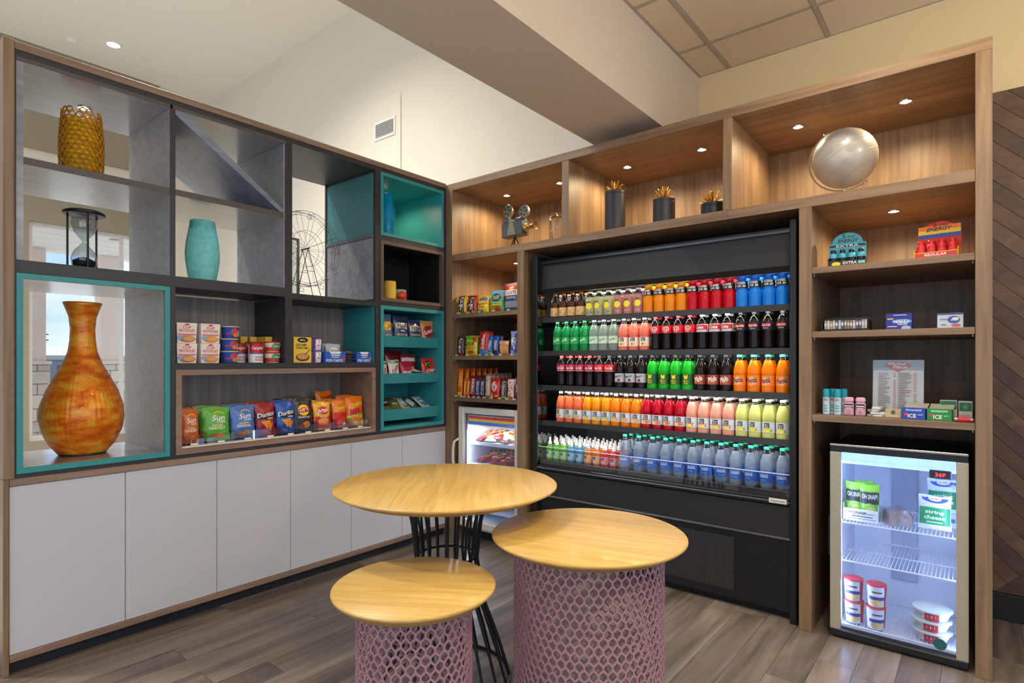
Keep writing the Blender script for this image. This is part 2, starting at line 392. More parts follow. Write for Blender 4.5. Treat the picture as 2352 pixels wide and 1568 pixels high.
# ceiling fixtures, vent
def can(label, x, y, z, r, e=14):
    t = thing('recessed_downlight', label, 'ceiling light', (x, y, z), 0, 'recessed lights in the lobby ceiling')
    obj('trim_ring', lathe([(r, 0), (r*1.0, -.012), (r*.8, -.012), (r*.78, -.002)], 28, caps=False), CEILP, t, False)
    obj('lens', lathe([(r*.8, -.003), (.001, -.004)], 28, caps=False), mat('can_lens_glow', (255, 240, 214), .5, emit=e), t, False)
    return t
can('round recessed light in the white lobby ceiling above the shelves', -5.59, -.72, 5.66, .095)
sd = thing('smoke_detector', 'small pale disc on the lobby ceiling left of the recessed light', 'smoke detector', (-5.9, -1.1, 5.66))
obj('housing', lathe([(.06, 0), (.055, -.025), (.03, -.035), (.001, -.036)], 20, caps=False), CEILP, sd, False)
v = thing('air_vent', 'small grey louvred air vent high on the white wall', 'vent', (-1.835, .838, 3.975))
obj('vent_frame', G().add(box(-2.02, -1.65, .826, .838, 3.955, 3.98), CEILP).add(box(-2.02, -1.65, .826, .838, 4.135, 4.16), CEILP).add(box(-2.02, -1.995, .826, .838, 3.98, 4.135), CEILP).add(box(-1.675, -1.65, .826, .838, 3.98, 4.135), CEILP), None, v)
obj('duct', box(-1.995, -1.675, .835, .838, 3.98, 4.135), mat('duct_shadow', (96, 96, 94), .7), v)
for i in range(6):
    z = 3.985+i*.025; obj('slat', prism([(.837, z), (.825, z+.012), (.825, z+.016), (.837, z+.005)], -1.995, -1.675, 'x'), mat('slat_grey', (186, 184, 178), .5), v, smooth=0)

# ================================================================ LEFT: base cabinet and open display shelf
bc = thing('base_cabinet', 'long low base cabinet with six plain white doors under the display shelf', 'cabinet', (-.3, -1.37, 0))
obj('carcass', box(-.6, -.02, -2.735, -.01, .055, .862), GRAPH, bc)
obj('end_panel', cbox(-.62, .012, -2.758, -2.737, 0, .885, .002), OAKV, bc)
obj('top_rail', cbox(-.62, .01, -2.736, -.002, .853, .885, .002), OAKY, bc)
obj('bottom_rail', cbox(-.06, .006, -2.736, -.002, .056, .088, .002), OAKY, bc)
obj('toe_kick', box(-.06, -.02, -2.736, -.002, 0, .056), mat('navy_black_kick', (26, 28, 36), .5), bc)
for k in range(6):
    y0 = -2.736+k*.4557; obj('door', cbox(-.02, .002, y0+.0015, y0+.4542, .09, .851, .0015), WLAM, bc)
ds = thing('display_shelf', 'tall charcoal and teal open display shelf with cubbies dividing the room', 'shelf', (-.3, -1.37, .885))
obj('end_panel', cbox(-.62, .012, -2.758, -2.718, .886, 2.876, .002), OAKV, ds)
obj('top_rail', cbox(-.62, .01, -2.718, 0, 2.836, 2.872, .002), OAKY, ds)
obj('top_panel', box(-.62, .004, -2.718, 0, 2.806, 2.836), FRAME, ds)
obj('bottom_panel', box(-.62, .004, -2.718, 0, .885, .906), FRAME, ds)
for a, b_, z1 in ((-2.718, -2.711, 2.806), (-2.072, -2.045, 2.806), (-1.408, -1.36, 2.806), (-.71, -.664, 2.806), (-.026, 0, 2.806)):
    obj('upright', box(-.62, .004, a, b_, 1.408 if a == -1.408 else .906, z1), FRAME, ds)
# liners of the four upper left cells
obj('cell_liner', box(-.62, .001, -2.711, -2.685, 1.88, 2.79), GRAPH, ds); obj('cell_liner', box(-.62, .001, -2.711, -2.072, 2.79, 2.806), GRAPH, ds)
obj('cell_liner', box(-.62, .001, -2.045, -1.408, 2.79, 2.806), GRAPH, ds)
for a, b_ in ((-2.073, -2.0715), (-1.418, -1.408)): obj('cell_liner', box(-.615, .001, a, b_, 1.882, 2.789), GRAPH, ds)
for y0, y1 in ((-2.685, -2.073), (-2.044, -1.418)):
    obj('shelf', box(-.62, -.001, y0, y1, 2.323, 2.356), GRAPH, ds); obj('edge_band', box(-.001, .003, y0, y1, 2.323, 2.356), FRAMEN, ds); obj('edge_band', box(.001, .005, y0-.026, y1+.014, 2.79, 2.808), FRAMEN, ds)
obj('shelf', box(-.62, 0, -2.711, -2.0725, 1.824, 1.88), FRAME, ds); obj('shelf', box(-.62, 0, -2.0445, -1.4085, 1.824, 1.88), FRAME, ds); obj('shelf_lining', box(-.61, 0, -2.044, -1.409, 1.88, 1.8815), GRAPH, ds); obj('edge_band', box(0, .006, -2.711, -1.408, 1.824, 1.882), FRAME, ds)
obj('shelf', box(-.62, .004, -1.36, -.71, 1.815, 1.853), FRAME, ds)
obj('shelf', box(-.62, .004, -2.045, -.71, 1.3725, 1.408), FRAME, ds)
obj('shelf', box(-.62, .004, -.664, -.026, 2.308, 2.342), FRAME, ds); obj('shelf', box(-.62, .004, -.664, -.026, 1.829, 1.86), FRAME, ds)
obj('slanted_panel', prism([(-2.044, 2.79), (-2.002, 2.79), (-1.418, 2.374), (-1.418, 2.356), (-1.44, 2.356), (-2.044, 2.764)], -.615, .001, 'x'), wood('slate_panel', (104, 112, 128), (134, 142, 158), (20, 1.2, 20), .3, coat=.8), ds, smooth=0)
obj('back_panel', box(-.40, -.385, -2.045, -.71, .906, 1.815), GRAPHV, ds)
obj('side_panel', box(-.385, -.01, -.715, -.71, 1.408, 1.815), TEAL, ds)
obj('side_panel', box(-.6, -.02, -.716, -.71, 2.345, 2.79), mat('teal_side', (66, 122, 122), .4), ds); obj('side_panel', box(-.6, -.02, -.716, -.71, 1.87, 2.315), GRAPH, ds)
obj('side_strip', box(-.6, -.01, -.722, -.71, 2.317, 2.343), mat('slate_edge', (92, 96, 104), .3), ds); obj('side_strip', box(-.62, -.60, -.722, -.71, 1.87, 2.806), FRAME, ds)
def cubby(name, y0, y1, z0, z1, t, depth, m, back=None, xf=.009):
    g = G().add(box(-depth, xf, y0, y0+t, z0, z1), m).add(box(-depth, xf, y1-t, y1, z0, z1), m).add(box(-depth, xf, y0+t, y1-t, z0, z0+t), m).add(box(-depth, xf, y0+t, y1-t, z1-t, z1), m)
    o = obj(name, g, None, ds, smooth=0)
    if back: obj('back_panel', box(-depth, -depth+.012, y0+t, y1-t, z0+t, z1-t), back, ds)
    return o
cubby('teal_cubby', -2.711, -2.074, .906, 1.822, .024, .61, TEAL)
obj('cubby_lining', G().add(box(-.6, -.005, -2.1, -2.0985, .93, 1.797), GRAPH).add(box(-.6, -.005, -2.686, -2.101, 1.797, 1.7985), GRAPH).add(box(-.6, -.005, -2.686, -2.101, .930, .9315), GRAPH), None, ds)
cubby('oak_cubby', -2.044, -.711, .907, 1.372, .03, .38, OAKY)
cubby('teal_cubby', -.664, -.027, 2.343, 2.806, .024, .58, TEAL, TEAL)
cubby('oak_cubby', -.664, -.027, 1.861, 2.307, .026, .42, mat('bronze_cubby', (98, 84, 70), .45), MATTE)
obj('cubby_lining', G().add(box(-.40, -.02, -.6375, -.636, 1.888, 2.28), MATTE).add(box(-.40, -.02, -.0545, -.053, 1.888, 2.28), MATTE).add(box(-.40, -.02, -.636, -.055, 2.2795, 2.281), MATTE), None, ds)
cubby('teal_cubby', -.664, -.027, .907, 1.828, .026, .42, TEAL, TEAL)
for zt, zb in ((1.607, 1.525), (1.327, 1.25), (1.058, .972)):
    g = G().add(prism([(-.30, zb+.01), (-.02, zb+.01), (.0, zt), (-.008, zt), (-.03, zb+.02), (-.30, zb+.02)], -.636, -.056, 'x'), TEAL) if False else G()
    pr = [(-.31, zb), (-.03, zb), (-.002, zt), (-.012, zt), (-.036, zb+.012), (-.298, zb+.012), (-.33, zt+.05), (-.34, zt+.05)]
    n = len(pr); v = [(x, -.634, z) for x, z in pr]+[(x, -.057, z) for x, z in pr]
    f = [tuple(range(n))[::-1], tuple(range(n, 2*n))]+[(i, (i+1) % n, (i+1) % n+n, i+n) for i in range(n)]
    recalc(obj('display_tray', (v, f), TEAL, ds, smooth=0))
obj('price_strip', cbox(-.06, .0, -2.01, -.745, .938, .946, .002), mat('tray_white', (226, 222, 214), .4), ds)

# ================================================================ BACK: oak wall unit
wu = thing('oak_wall_unit', 'tall oak laminate wall unit with lit top cubbies framing the coolers', 'shelving', (1.72, .4, 0))
obj('end_panel', cbox(-.03, .075, .001, .8, 0, 2.806, .001), OAKV, wu); obj('end_panel', cbox(3.386, 3.446, 0, .8, 0, 2.806, .002), OAKV, wu)
obj('post', cbox(.752, .815, 0, .8, 0, 2.228, .002), OAKV, wu); obj('post', cbox(2.66, 2.721, 0, .8, 0, 2.228, .002), OAKV, wu)
obj('divider', cbox(1.149, 1.207, .001, .8, 2.282, 2.806, .002), OAKV, wu); obj('divider', cbox(2.26, 2.312, .001, .8, 2.282, 2.806, .002), OAKV, wu)
obj('top_panel', cbox(-.03, 3.446, .001, .8, 2.806, 2.862, .001), OAKH, wu)
obj('mid_panel', cbox(.076, 2.288, 0, .8, 2.228, 2.282, .001), OAKH, wu); obj('mid_panel', cbox(2.289, 3.385, 0, .8, 2.228, 2.282, .001), OAKH, wu)
obj('back_panel', box(.002, 3.446, .8, .815, 0, 2.862), OAKV, wu)
for x0, x1, zz in ((.076, .751, (1.767, 1.43, 1.098)), (2.722, 3.385, (1.876, 1.542, 1.107))):
    for z in zz:
        obj('shelf', cbox(x0, x1, .004, .78, z, z+.032, .001), OAKH, wu)
        for x in (x0+.006, x1-.006): obj('shelf_pin', cyl(.004, z-.012, z, 8, x, .03), STEEL, wu)

# puck lights
def puck(label, x, y, z, power=19., group='puck lights in the oak wall unit', col=(1, .77, .46)):
    t = thing('puck_light', label, 'puck light', (x, y, z), 0, group)
    obj('bezel', lathe([(.034, 0), (.033, -.004), (.026, -.004), (.025, -.001)], 24, caps=False), CHROME, t, False)
    obj('lens', lathe([(.025, -.0015), (.001, -.002)], 24, caps=False), mat('puck_lens_glow', (255, 240, 215), .5, emit=22), t, False)
    l = lamp('SPOT', 'puck_bulb', (0, 0, -.01), power, col, .02, spot=math.radians(165)); l.parent = t
    return t
for lb, x, z in (('puck light above the film camera sculpture', .331, 2.806), ('puck light above the glass cloche', .869, 2.806), ('puck light above the tallest black cylinder', 1.45, 2.806),
                 ('puck light above the shortest black cylinder', 1.991, 2.806), ('left puck light in the globe cubby', 2.57, 2.806), ('right puck light in the globe cubby', 3.096, 2.806),
                 ('puck light above the two energy shot displays', 3.043, 2.228), ('puck light above the bagged candy shelf', .436, 2.228)):
    puck(lb, x, .39, z)
puck('puck light in the teal cubby over the blue vase', -.356, -.339, 2.782, 7, 'puck lights in the display shelf')
puck('puck light above the amber bubble glass vase', -.365, -2.363, 2.79, 1, 'puck lights in the display shelf')
# unseen recessed spots: lobby ones follow table shadows, tile-ceiling ones added for brightness
def room_spot(label, x, y, z, power, col, r=.09, angle=140):
    t = can(label, x, y, z, r); t['group'] = 'recessed lights over the market area'
    l = lamp('SPOT', 'downlight_bulb', (0, 0, -.03), power, col, .09, spot=math.radians(angle)); l.data.spot_blend = 1; l.parent = t
BRASS0 = mat('fill_globe_brass', (170, 138, 84), .35, metal=.9)
WARM = (1, .86, .68); NEUT = (1, .93, .83)
for i, (x, y, z, p, c) in enumerate(((-1.7, -1.2, 5.66, 620, NEUT), (-2.4, -2.6, 5.66, 620, NEUT), (-.9, -3.6, 5.66, 560, NEUT), (3.0, -.55, 3.51, 80, WARM), (2.96, -2.4, 3.51, 80, WARM), (4.22, -2.5, 3.51, 80, WARM))):
    room_spot('recessed downlight %s, out of the picture' % ('in the lobby ceiling' if z > 4 else 'added as fill in the tile ceiling'), x, y, z, p, c)

for lb, x, y in (('added fill globe over the tables, above the picture', 3.45, -1.75), ('added fill globe at the right, outside the picture', 4.25, -.55), ('added fill globe behind the photographer', 3.6, -4.3)):  # unseen globe lamps added to brighten the ceiling and room
    t = thing('fill_globe', lb, 'fill lamp', (x, y, 2.82), 0, 'added fill globes')
    obj('globe', sphere(.10, 0, 0, 0, 24, 14), glassy('fill_globe_glass', (255, 250, 240), .05), t, False); obj('cord', cyl(.003, .10, .69, 8), MATTE, t, False); obj('canopy_plate', cyl(.05, .67, .69, 20), BRASS0, t, False)
    obj('bulb', sphere(.032, 0, 0, 0, 16, 10), mat('fill_bulb_glow', (255, 226, 180), .5, emit=20), t, False)
    l = lamp('POINT', 'fill_globe_light', (0, 0, .0), 38, WARM, .05); l.parent = t
# ================================================================ NESTED TABLES
def tabletop(t, x, y, z, r, ang):
    top = obj('table_top', lathe([(r*.90, -.032), (r*.985, -.012), (r, -.007), (r, -.002), (r-.004, 0)], 96, x, y, z), EDGEW, t)
    m = obj('top_veneer', lathe([(r-.003, .0), (r-.005, .0012), (.001, .0012)], 96, 0, 0, 0, caps=False), TOPW, t, False)
    m.location = Vector((x, y, z))-Vector(t.location); m.rotation_euler = (0, 0, ang)
TB = (1.537, -1.492)
t = thing('tall_wire_table', 'tallest round wood table on a black hourglass wire base', 'table', TB+(0,))
tabletop(t, *TB, .87, .495, math.radians(-50))
N = 22; ZR = ((.0, .285), (.16, .235), (.34, .168), (.54, .138), (.7, .155), (.838, .188))
for k in range(N):
    a = 2*PI*k/N+.1; obj('rod', tube([(TB[0]+r*math.cos(a), TB[1]+r*math.sin(a), z) for z, r in ZR], .0062, 7), BLK, t)
for z, r, rr in ((.007, .285, .007), (.545, .131, .0055), (.835, .185, .006)):
    obj('ring', tube([(TB[0]+r*math.cos(2*PI*k/48), TB[1]+r*math.sin(2*PI*k/48), z) for k in range(48)], rr, 7, True), BLK, t)
obj('mount_plate', cyl(.2, .832, .838, 40, *TB), BLK, t)
def drum(name, label, x, y, z, r, rd, ncell, ang):
    t = thing(name, label, 'table', (x, y, 0)); tabletop(t, x, y, z, r, ang)
    H = z-.034; cw = 2*PI/ncell; chh = rd*cw*1.75; nr = int(round(H/(chh*.5))); ph = H/nr; v = []; f = []
    def P(a, h): return Vector((x+rd*math.cos(a), y+rd*math.sin(a), h))
    def strut(p, q, w):
        n = Vector((p.x+q.x-2*x, p.y+q.y-2*y, 0)).normalized(); d = (q-p).normalized(); s = d.cross(n)*w; o = n*.0022; k = len(v)
        for c in (p, q):
            v.extend([tuple(c+s+o), tuple(c-s+o), tuple(c-s-o), tuple(c+s-o)])
        f.extend([(k+i, k+(i+1) % 4, k+4+(i+1) % 4, k+4+i) for i in range(4)])
    for j in range(nr+1):
        h = j*ph; off = .5*cw if j % 2 else 0
        for i in range(ncell):
            a = i*cw+off; lo = P(a, max(.003, h-ph*.24)); hi = P(a, min(H-.001, h+ph*.24)); strut(lo, hi, .0032)
            if j < nr:
                for s in (-.5, .5): strut(hi, P(a+s*cw, h+ph*.76), .0032)
    obj('lattice_drum', (v, f), PINKM, t, smooth=0)
    for h in (.006, H-.003): obj('rim_ring', tube([tuple(P(2*PI*k/60, h)) for k in range(60)], .005, 6, True), PINKM, t)
    obj('mount_plate', cyl(rd*.98, H, H+.004, 48, x, y), PINKM, t)
drum('mesh_drum_table', 'medium round wood table on a dusty pink lattice drum', 2.213, -1.387, .75, .375, .288, 56, math.radians(14))
drum('mesh_drum_stool', 'smallest and lowest round wood table on a dusty pink lattice drum', 1.886, -1.988, .65, .279, .196, 40, math.radians(32))

# ================================================================ OPEN BEVERAGE COOLER
co = thing('open_cooler', 'large black open-front beverage cooler full of bottles', 'cooler', (1.745, .4, 0))
MIR = mat('cooler_mirror_side', (150, 150, 150), .06, metal=1, vary=.02)
LED = mat('led_cool_white', (255, 252, 244), .5, emit=26)
X0, X1 = .862, 2.640
obj('end_panel', cbox(X0, .905, .04, .79, 0, 2.185, .003), BLK, co); obj('end_panel', cbox(2.605, X1, .04, .79, 0, 2.185, .003), BLK, co)
obj('mirror_liner', box(.905, .910, .045, .72, .69, 1.93), MIR, co)
obj('side_liner', box(2.600, 2.605, .09, .72, .69, 1.93), mat('cooler_grey_liner', (110, 110, 108), .3), co)
obj('back_liner', box(.905, 2.605, .72, .74, .60, 2.16), mat('cooler_back_grey', (96, 96, 94), .4, vary=.15, scale=60), co)
obj('top_panel', box(.905, 2.605, .12, .79, 2.14, 2.16), BLK, co)
obj('header_panel', prism([(.10, 2.135), (.085, 1.945), (.115, 1.915), (.16, 1.915), (.16, 2.135)], .905, 2.605, 'x'), mat('cooler_header', (40, 39, 38), .42), co, smooth=0)
obj('header_trim', box(.906, 2.604, .082, .10, 2.126, 2.14), mat('trim_dark_metal', (96, 94, 90), .3, metal=1), co)
LIP = mat('shelf_lip', (46, 45, 44), .4)
SH = (1.72, 1.478, 1.229, .970)
for z in SH:
    s = obj('shelf', box(.911, 2.599, .105, .70, z-.014, z-.001), LIP, co); obj('price_rail', prism([(.095, z-.0205), (.105, z-.0205), (.108, z+.015), (.100, z+.015)], .911, 2.599, 'x'), LIP, s if False else co, smooth=0)
    for x in (.93, 2.58): obj('bracket', prism([(.70, z-.06), (.70, z-.014), (.2, z-.014)], x-.004, x+.004, 'x'), LIP, co, smooth=0)
    obj('led_strip', box(.93, 2.58, .112, .126, z-.018, z-.0142), LED, co)
obj('led_strip', box(.93, 2.58, .165, .185, 1.925, 1.932), mat('led_top', (255, 250, 240), .5, emit=24), co)
obj('deck_pan', box(.911, 2.599, .10, .72, .670, .691), LIP, co)
obj('deck_lip', cbox(.911, 2.599, .075, .095, .655, .702, .002), mat('deck_black', (40, 40, 40), .35), co)
obj('front_glass', box(.908, 2.602, .060, .066, .675, .80), glassy('acrylic_clear', (250, 252, 252), .06), co)
obj('glass_edge', box(.908, 2.602, .0595, .0665, .797, .801), mat('acrylic_edge', (214, 216, 216), .2), co)
obj('bumper_rail', cbox(.906, 2.604, .045, .10, .630, .668, .004), BLK, co); obj('bumper_trim', box(.906, 2.604, .040, .0455, .647, .654), STEEL, co)
obj('front_panel', prism([(.10, .630), (.055, .625), (.062, .455), (.10, .455)], .906, 2.604, 'x'), mat('cooler_panel', (42, 41, 40), .45), co, smooth=0)
obj('kick_trim', box(.906, 2.604, .068, .10, .440, .452), STEEL, co)
obj('kick_panel', box(.906, 2.604, .075, .10, .045, .438), BLK, co)
obj('kick_base', box(.906, 2.604, .11, .70, 0, .044), MATTE, co)
# perforated grille: dot pattern material
gm = bpy.data.materials.new('perforated_grille'); gm.use_nodes = True; n = gm.node_tree.nodes; l = gm.node_tree.links; bs = n['Principled BSDF']; bs.inputs['Roughness'].default_value = .4
tcn = n.new('ShaderNodeTexCoord'); vo = n.new('ShaderNodeTexVoronoi'); vo.inputs['Scale'].default_value = 85; vo.inputs['Randomness'].default_value = 0
cr_ = n.new('ShaderNodeValToRGB'); cr_.color_ramp.elements[0].position = .28; cr_.color_ramp.elements[1].position = .34
cr_.color_ramp.elements[0].color = lin((8, 8, 8))+(1,); cr_.color_ramp.elements[1].color = lin((52, 51, 49))+(1,)
l.new(tcn.outputs['Object'], vo.inputs['Vector']); l.new(vo.outputs['Distance'], cr_.inputs[0]); l.new(cr_.outputs[0], bs.inputs['Base Color'])
obj('grille', box(1.25, 2.30, .071, .0752, .09, .40), gm, co)
def FB(y): return lambda x, z, e: (x, y-e, z)
bd = obj('maker_plate', cbox(2.50, 2.592, .036, .0405, .640, .666, .002), mat('plate_silver', (210, 206, 196), .3), co)
g = G(); decals(g, lambda x, z, e: (2.546+x, .036-e, .653+z), .09, .026, [('t', 'STRUCTURAL', 0, 0, .8, .3, (120, 60, 50))]); obj('plate_print', g, None, co, smooth=0)

# ---------------------------------------------------------------- bottles
def bottle_S(prof):
    def rad(z):
        for (r0, z0), (r1, z1) in zip(prof, prof[1:]):
            if z0 <= z <= z1: return r0+(r1-r0)*(z-z0)/max(1e-6, z1-z0)
        return prof[-1][0]
    def S(x, z, e):
        r = rad(z)+.0006+e; a = x/(rad(z)+.0006)-PI/2
        return (r*math.cos(a), r*math.sin(a), z)
    return S, rad
CONT = [(.001, 0), (.022, 0), (.030, .005), (.0335, .025), (.0330, .055), (.0300, .085), (.0300, .100), (.0335, .118), (.0345, .128), (.0345, .160), (.0325, .172), (.024, .194), (.0150, .208), (.0130, .212), (.0130, .217)]
SODA = [(.001, 0), (.026, 0), (.033, .006), (.0348, .018), (.0348, .050), (.0338, .053), (.0338, .108), (.0348, .111), (.0348, .130), (.0325, .148), (.024, .180), (.0150, .202), (.0130, .207), (.0130, .217)]
SPORT = [(.001, 0), (.026, 0), (.0345, .007), (.0358, .02), (.0352, .06), (.0358, .095), (.0335, .108), (.0300, .116), (.0318, .122), (.0330, .128), (.0330, .164), (.030, .170), (.0215, .176), (.0190, .178), (.0190, .181)]
LEMO = [(.001, 0), (.026, 0), (.0315, .005), (.032, .02), (.032, .14), (.030, .158), (.022, .172), (.0165, .177), (.0165, .182)]
WATER = [(.001, 0), (.024, 0), (.0325, .008), (.034, .03), (.0328, .045), (.034, .058), (.034, .112), (.0325, .122), (.034, .132), (.0315, .152), (.021, .184), (.0135, .203), (.0128, .208), (.0128, .216)]
KID = [(.001, 0), (.022, 0), (.0275, .005), (.0285, .02), (.0285, .07), (.0265, .078), (.0285, .086), (.0265, .100), (.016, .113), (.0125, .117), (.0125, .120)]
def liquid(rgb, tr=.35): return mat('drink_%02x%02x%02x_%d' % (rgb+(int(tr*100),)), rgb, .06, trans=tr, ior=1.36, vary=.04, scale=20)
PET = mat('clear_pet', (240, 244, 246), .05, trans=1., ior=1.25, vary=.01)
def cap_geo(r, z, h, n=18): return lathe([(r, z), (r, z+h-.002), (r-.002, z+h)], n)
def make_bottle(name, prof, h, body, fill, capc, label, print_items, lab=None, cat='bottle', capr=.0148, caph=.014, group=None, head=PET):
    """body (drink below, empty clear neck above), wrap label, print and cap"""
    k = h/(prof[-1][1]+.012); P = [(r*(1 if k > 1 else 1), z*k) for r, z in prof]; S, rad = bottle_S(P)
    zf = fill*k
    low = [p for p in P if p[1] < zf]+[(rad(zf), zf)]; up = [(rad(zf), zf)]+[p for p in P if p[1] > zf]
    g = G().add(lathe(low, 20, caps=False), body)
    if len(up) > 1: g.add(lathe(up, 20, caps=True), head)
    o = obj(name, g, None, None, smooth=60); tag(o, label, cat, group)
    if lab:
        z0, z1, lm = lab[0]*k, lab[1]*k, lab[2]; zs = [z0+(z1-z0)*i/4 for i in range(5)]
        obj('wrap_label', lathe([(rad(z)+.0005, z) for z in zs], 24, caps=False), lm, o, False)
        if print_items:
            g = G(); decals(g, lambda x, z, e: S(x, z0+z, e), .06, z1-z0, print_items); obj('label_print', g, None, o, False, smooth=0)
    obj('cap', cap_geo(capr, P[-1][1]-.004, caph), mat('cap_%02x%02x%02x' % capc, capc, .4), o, False)
    return o
BR = (150, 60, 46)
def soda_lab(bgc, items): return (.052, .110, ink(bgc)), items
GREEN = (30, 150, 70); COLA = liquid((26, 14, 12), 0)
MMAID = lambda strip, fruit: [('r', .12, .5, .78, .98, (214, 224, 236)), ('r', -.02, .70, .5, .44, BLACK), ('t', 'Minute', -.02, .78, .38, .15, WHITE), ('t', 'Maid', -.02, .60, .3, .15, WHITE), ('r', 0, .42, 1., .07, strip), ('e', .12, .2, .22, .16, fruit), ('e', -.2, .18, .16, .12, (236, 196, 60)), ('e', .36, .22, .07, .07, (60, 140, 60))]
K = {}
def kind(key, *a, **k): K[key] = (a, k)
kind('tea', 'iced_tea_bottle', SODA, .188, liquid((92, 46, 22), .2), .150, (176, 96, 50), 'brown iced tea bottle with tan label', [('r', 0, .5, 1.2, .9, (214, 176, 110)), ('e', -.1, .55, .34, .3, (232, 206, 150)), ('t', 'GOLD', -.1, .62, .5, .22, (110, 50, 30)), ('t', 'PEAK', -.1, .38, .5, .2, (150, 60, 40)), ('e', .42, .22, .1, .12, (150, 110, 60))], (.03, .105, ink((206, 164, 100))))
LEM = lambda c: [('t', "Hubert's", 0, .84, .62, .16, (40, 36, 36), {'s': .3, 'r': 8}), ('e', 0, .56, .36, .19, (246, 224, 50)), ('p', [(.3, .6), (.42, .66), (.36, .54)], (246, 224, 50)), ('r', 0, .16, .7, .1, c), ('t', 'LEMONADE', 0, .16, .5, .06, WHITE)]
kind('lemony', 'lemonade_bottle', LEMO, .186, liquid((226, 222, 168), .55), .150, (236, 232, 200), 'pale yellow lemonade bottle with lemon picture', LEM((60, 56, 50)), (.02, .135, glassy('label_clear', (255, 255, 255), .04)), capr=.0175, caph=.012)
kind('lemonp', 'lemonade_bottle', LEMO, .186, liquid((226, 168, 156), .55), .150, (236, 200, 196), 'pale pink lemonade bottle with lemon picture', LEM((220, 60, 60)), (.02, .135, glassy('label_clear', (255, 255, 255), .04)), capr=.0175, caph=.012)
def sport(key, c, capc, nm, txt=WHITE):
    kind(key, 'sports_drink_bottle', SPORT, .190, liquid(c, .12), .170, capc, 'squat %s sports drink with black band' % nm,
         [('t', 'POWER', 0, .72, .86, .34, WHITE, {'b': .04}), ('t', 'ADE', -.2, .32, .46, .3, WHITE, {'b': .04}), ('r', .3, .3, .3, .3, (190, 190, 188))], (.126, .166, ink((30, 28, 30))), capr=.0270, caph=.016, head=liquid(c, .12))
sport('pworange', (236, 140, 10), (240, 170, 20), 'orange'); sport('pwred', (196, 10, 30), (200, 20, 40), 'red'); sport('pwblue', (30, 130, 226), (20, 100, 210), 'blue')
SPR = lambda a, b: [('r', 0, .5, 1.4, .98, a), ('t', 'Sprite', -.05, .52, .8, .42, b, {'r': 14, 's': .2, 'b': .04}), ('e', .2, .8, .07, .1, (236, 226, 60))]
kind('sprite', 'green_soda_bottle', SODA, .23, liquid((30, 176, 92), .6), .190, (24, 150, 80), 'green lemon-lime soda bottle with green cap', SPR((40, 168, 92), WHITE), (.062, .112, ink((40, 168, 92))))
kind('spritez', 'clear_soda_bottle', SODA, .23, liquid((206, 222, 206), .75), .190, (236, 238, 236), 'clear lemon-lime soda bottle with white cap', SPR((206, 224, 208), (30, 130, 70)), (.062, .112, ink((206, 224, 208))))
kind('mmpink', 'juice_bottle', SODA, .23, liquid((246, 130, 108), .3), .19, (220, 216, 212), 'pink grapefruit juice bottle with white label', [('r', 0, .5, 1.1, 1, (242, 222, 206)), ('r', -.03, .75, .5, .4, BLACK), ('t', 'Minute', -.03, .82, .38, .13, WHITE), ('t', 'Maid', -.03, .66, .3, .13, WHITE), ('e', -.05, .25, .16, .12, (200, 60, 40)), ('e', .16, .28, .18, .13, (240, 196, 60))], (.04, .098, ink((240, 214, 196))))
def cola(key, labc, items, capc, nm, prof=CONT): kind(key, 'cola_bottle', prof, .23, COLA, .185, capc, nm, items, (.118, .166, ink(labc)) if prof is CONT else (.05, .108, ink(labc)))
cola('cokeg', (206, 26, 34), [('e', 0, .55, .36, .3, WHITE), ('e', 0, .55, .30, .24, (206, 26, 34)), ('t', 'G', 0, .55, .36, .40, WHITE, {'b': .06}), ('t', 'Cola', 0, .14, .4, .14, WHITE)], (214, 40, 44), 'cola bottle with white oval on red label')
cola('diet', (196, 198, 200), [('r', 0, .6, 1.6, .6, (196, 34, 40)), ('t', 'Coke', -.05, .6, .84, .42, WHITE, {'s': .2, 'b': .04})], (232, 232, 232), 'diet cola bottle with silver and red label')
cola('zero', (28, 26, 28), [('r', -.1, .6, .9, .34, (206, 30, 36)), ('t', 'Coca-Cola', -.1, .6, .8, .26, WHITE, {'s': .2}), ('t', 'Zero', -.1, .25, .5, .2, (200, 200, 200))], (40, 38, 40), 'cola bottle with black label and cap')
COKE = lambda b: [('r', 0, .5, 1.7, .98, b), ('t', 'Coca-Cola', 0, .52, 1.0, .46, WHITE, {'s': .2, 'b': .03}), ('r', 0, .08, 1.6, .08, (240, 200, 190))]
cola('cherry', (176, 26, 60), COKE((176, 26, 60)), (236, 72, 60), 'cola bottle with magenta label, red cap')
cola('coke', (200, 32, 38), COKE((200, 32, 38)), (50, 44, 44), 'cola bottle with red label, dark cap')
cola('barqs', (184, 186, 190), [('t', "Barq's", 0, .66, .9, .36, (40, 40, 44), {'r': 12, 's': .2, 'b': .03}), ('e', .1, .26, .16, .16, (150, 30, 30)), ('t', 'ROOT BEER', 0, .1, .7, .1, (60, 60, 60))], (60, 58, 58), 'root beer bottle with silver label', SODA)
kind('mello', 'citrus_soda_bottle', SODA, .23, liquid((40, 208, 50), .45), .19, (40, 44, 40), 'bright green citrus soda bottle, dark label', [('r', 0, .5, 1.6, 1, (34, 92, 44)), ('p', [(-.2, .95), (-.2, .6), (0, .5), (.2, .6), (.2, .95), (.12, .95), (0, .8), (-.12, .95)], (236, 220, 40)), ('t', 'MELLO', 0, .36, .5, .18, (236, 220, 40)), ('t', 'YELLO', 0, .14, .5, .18, (236, 220, 40))], (.045, .108, ink((34, 92, 44))))
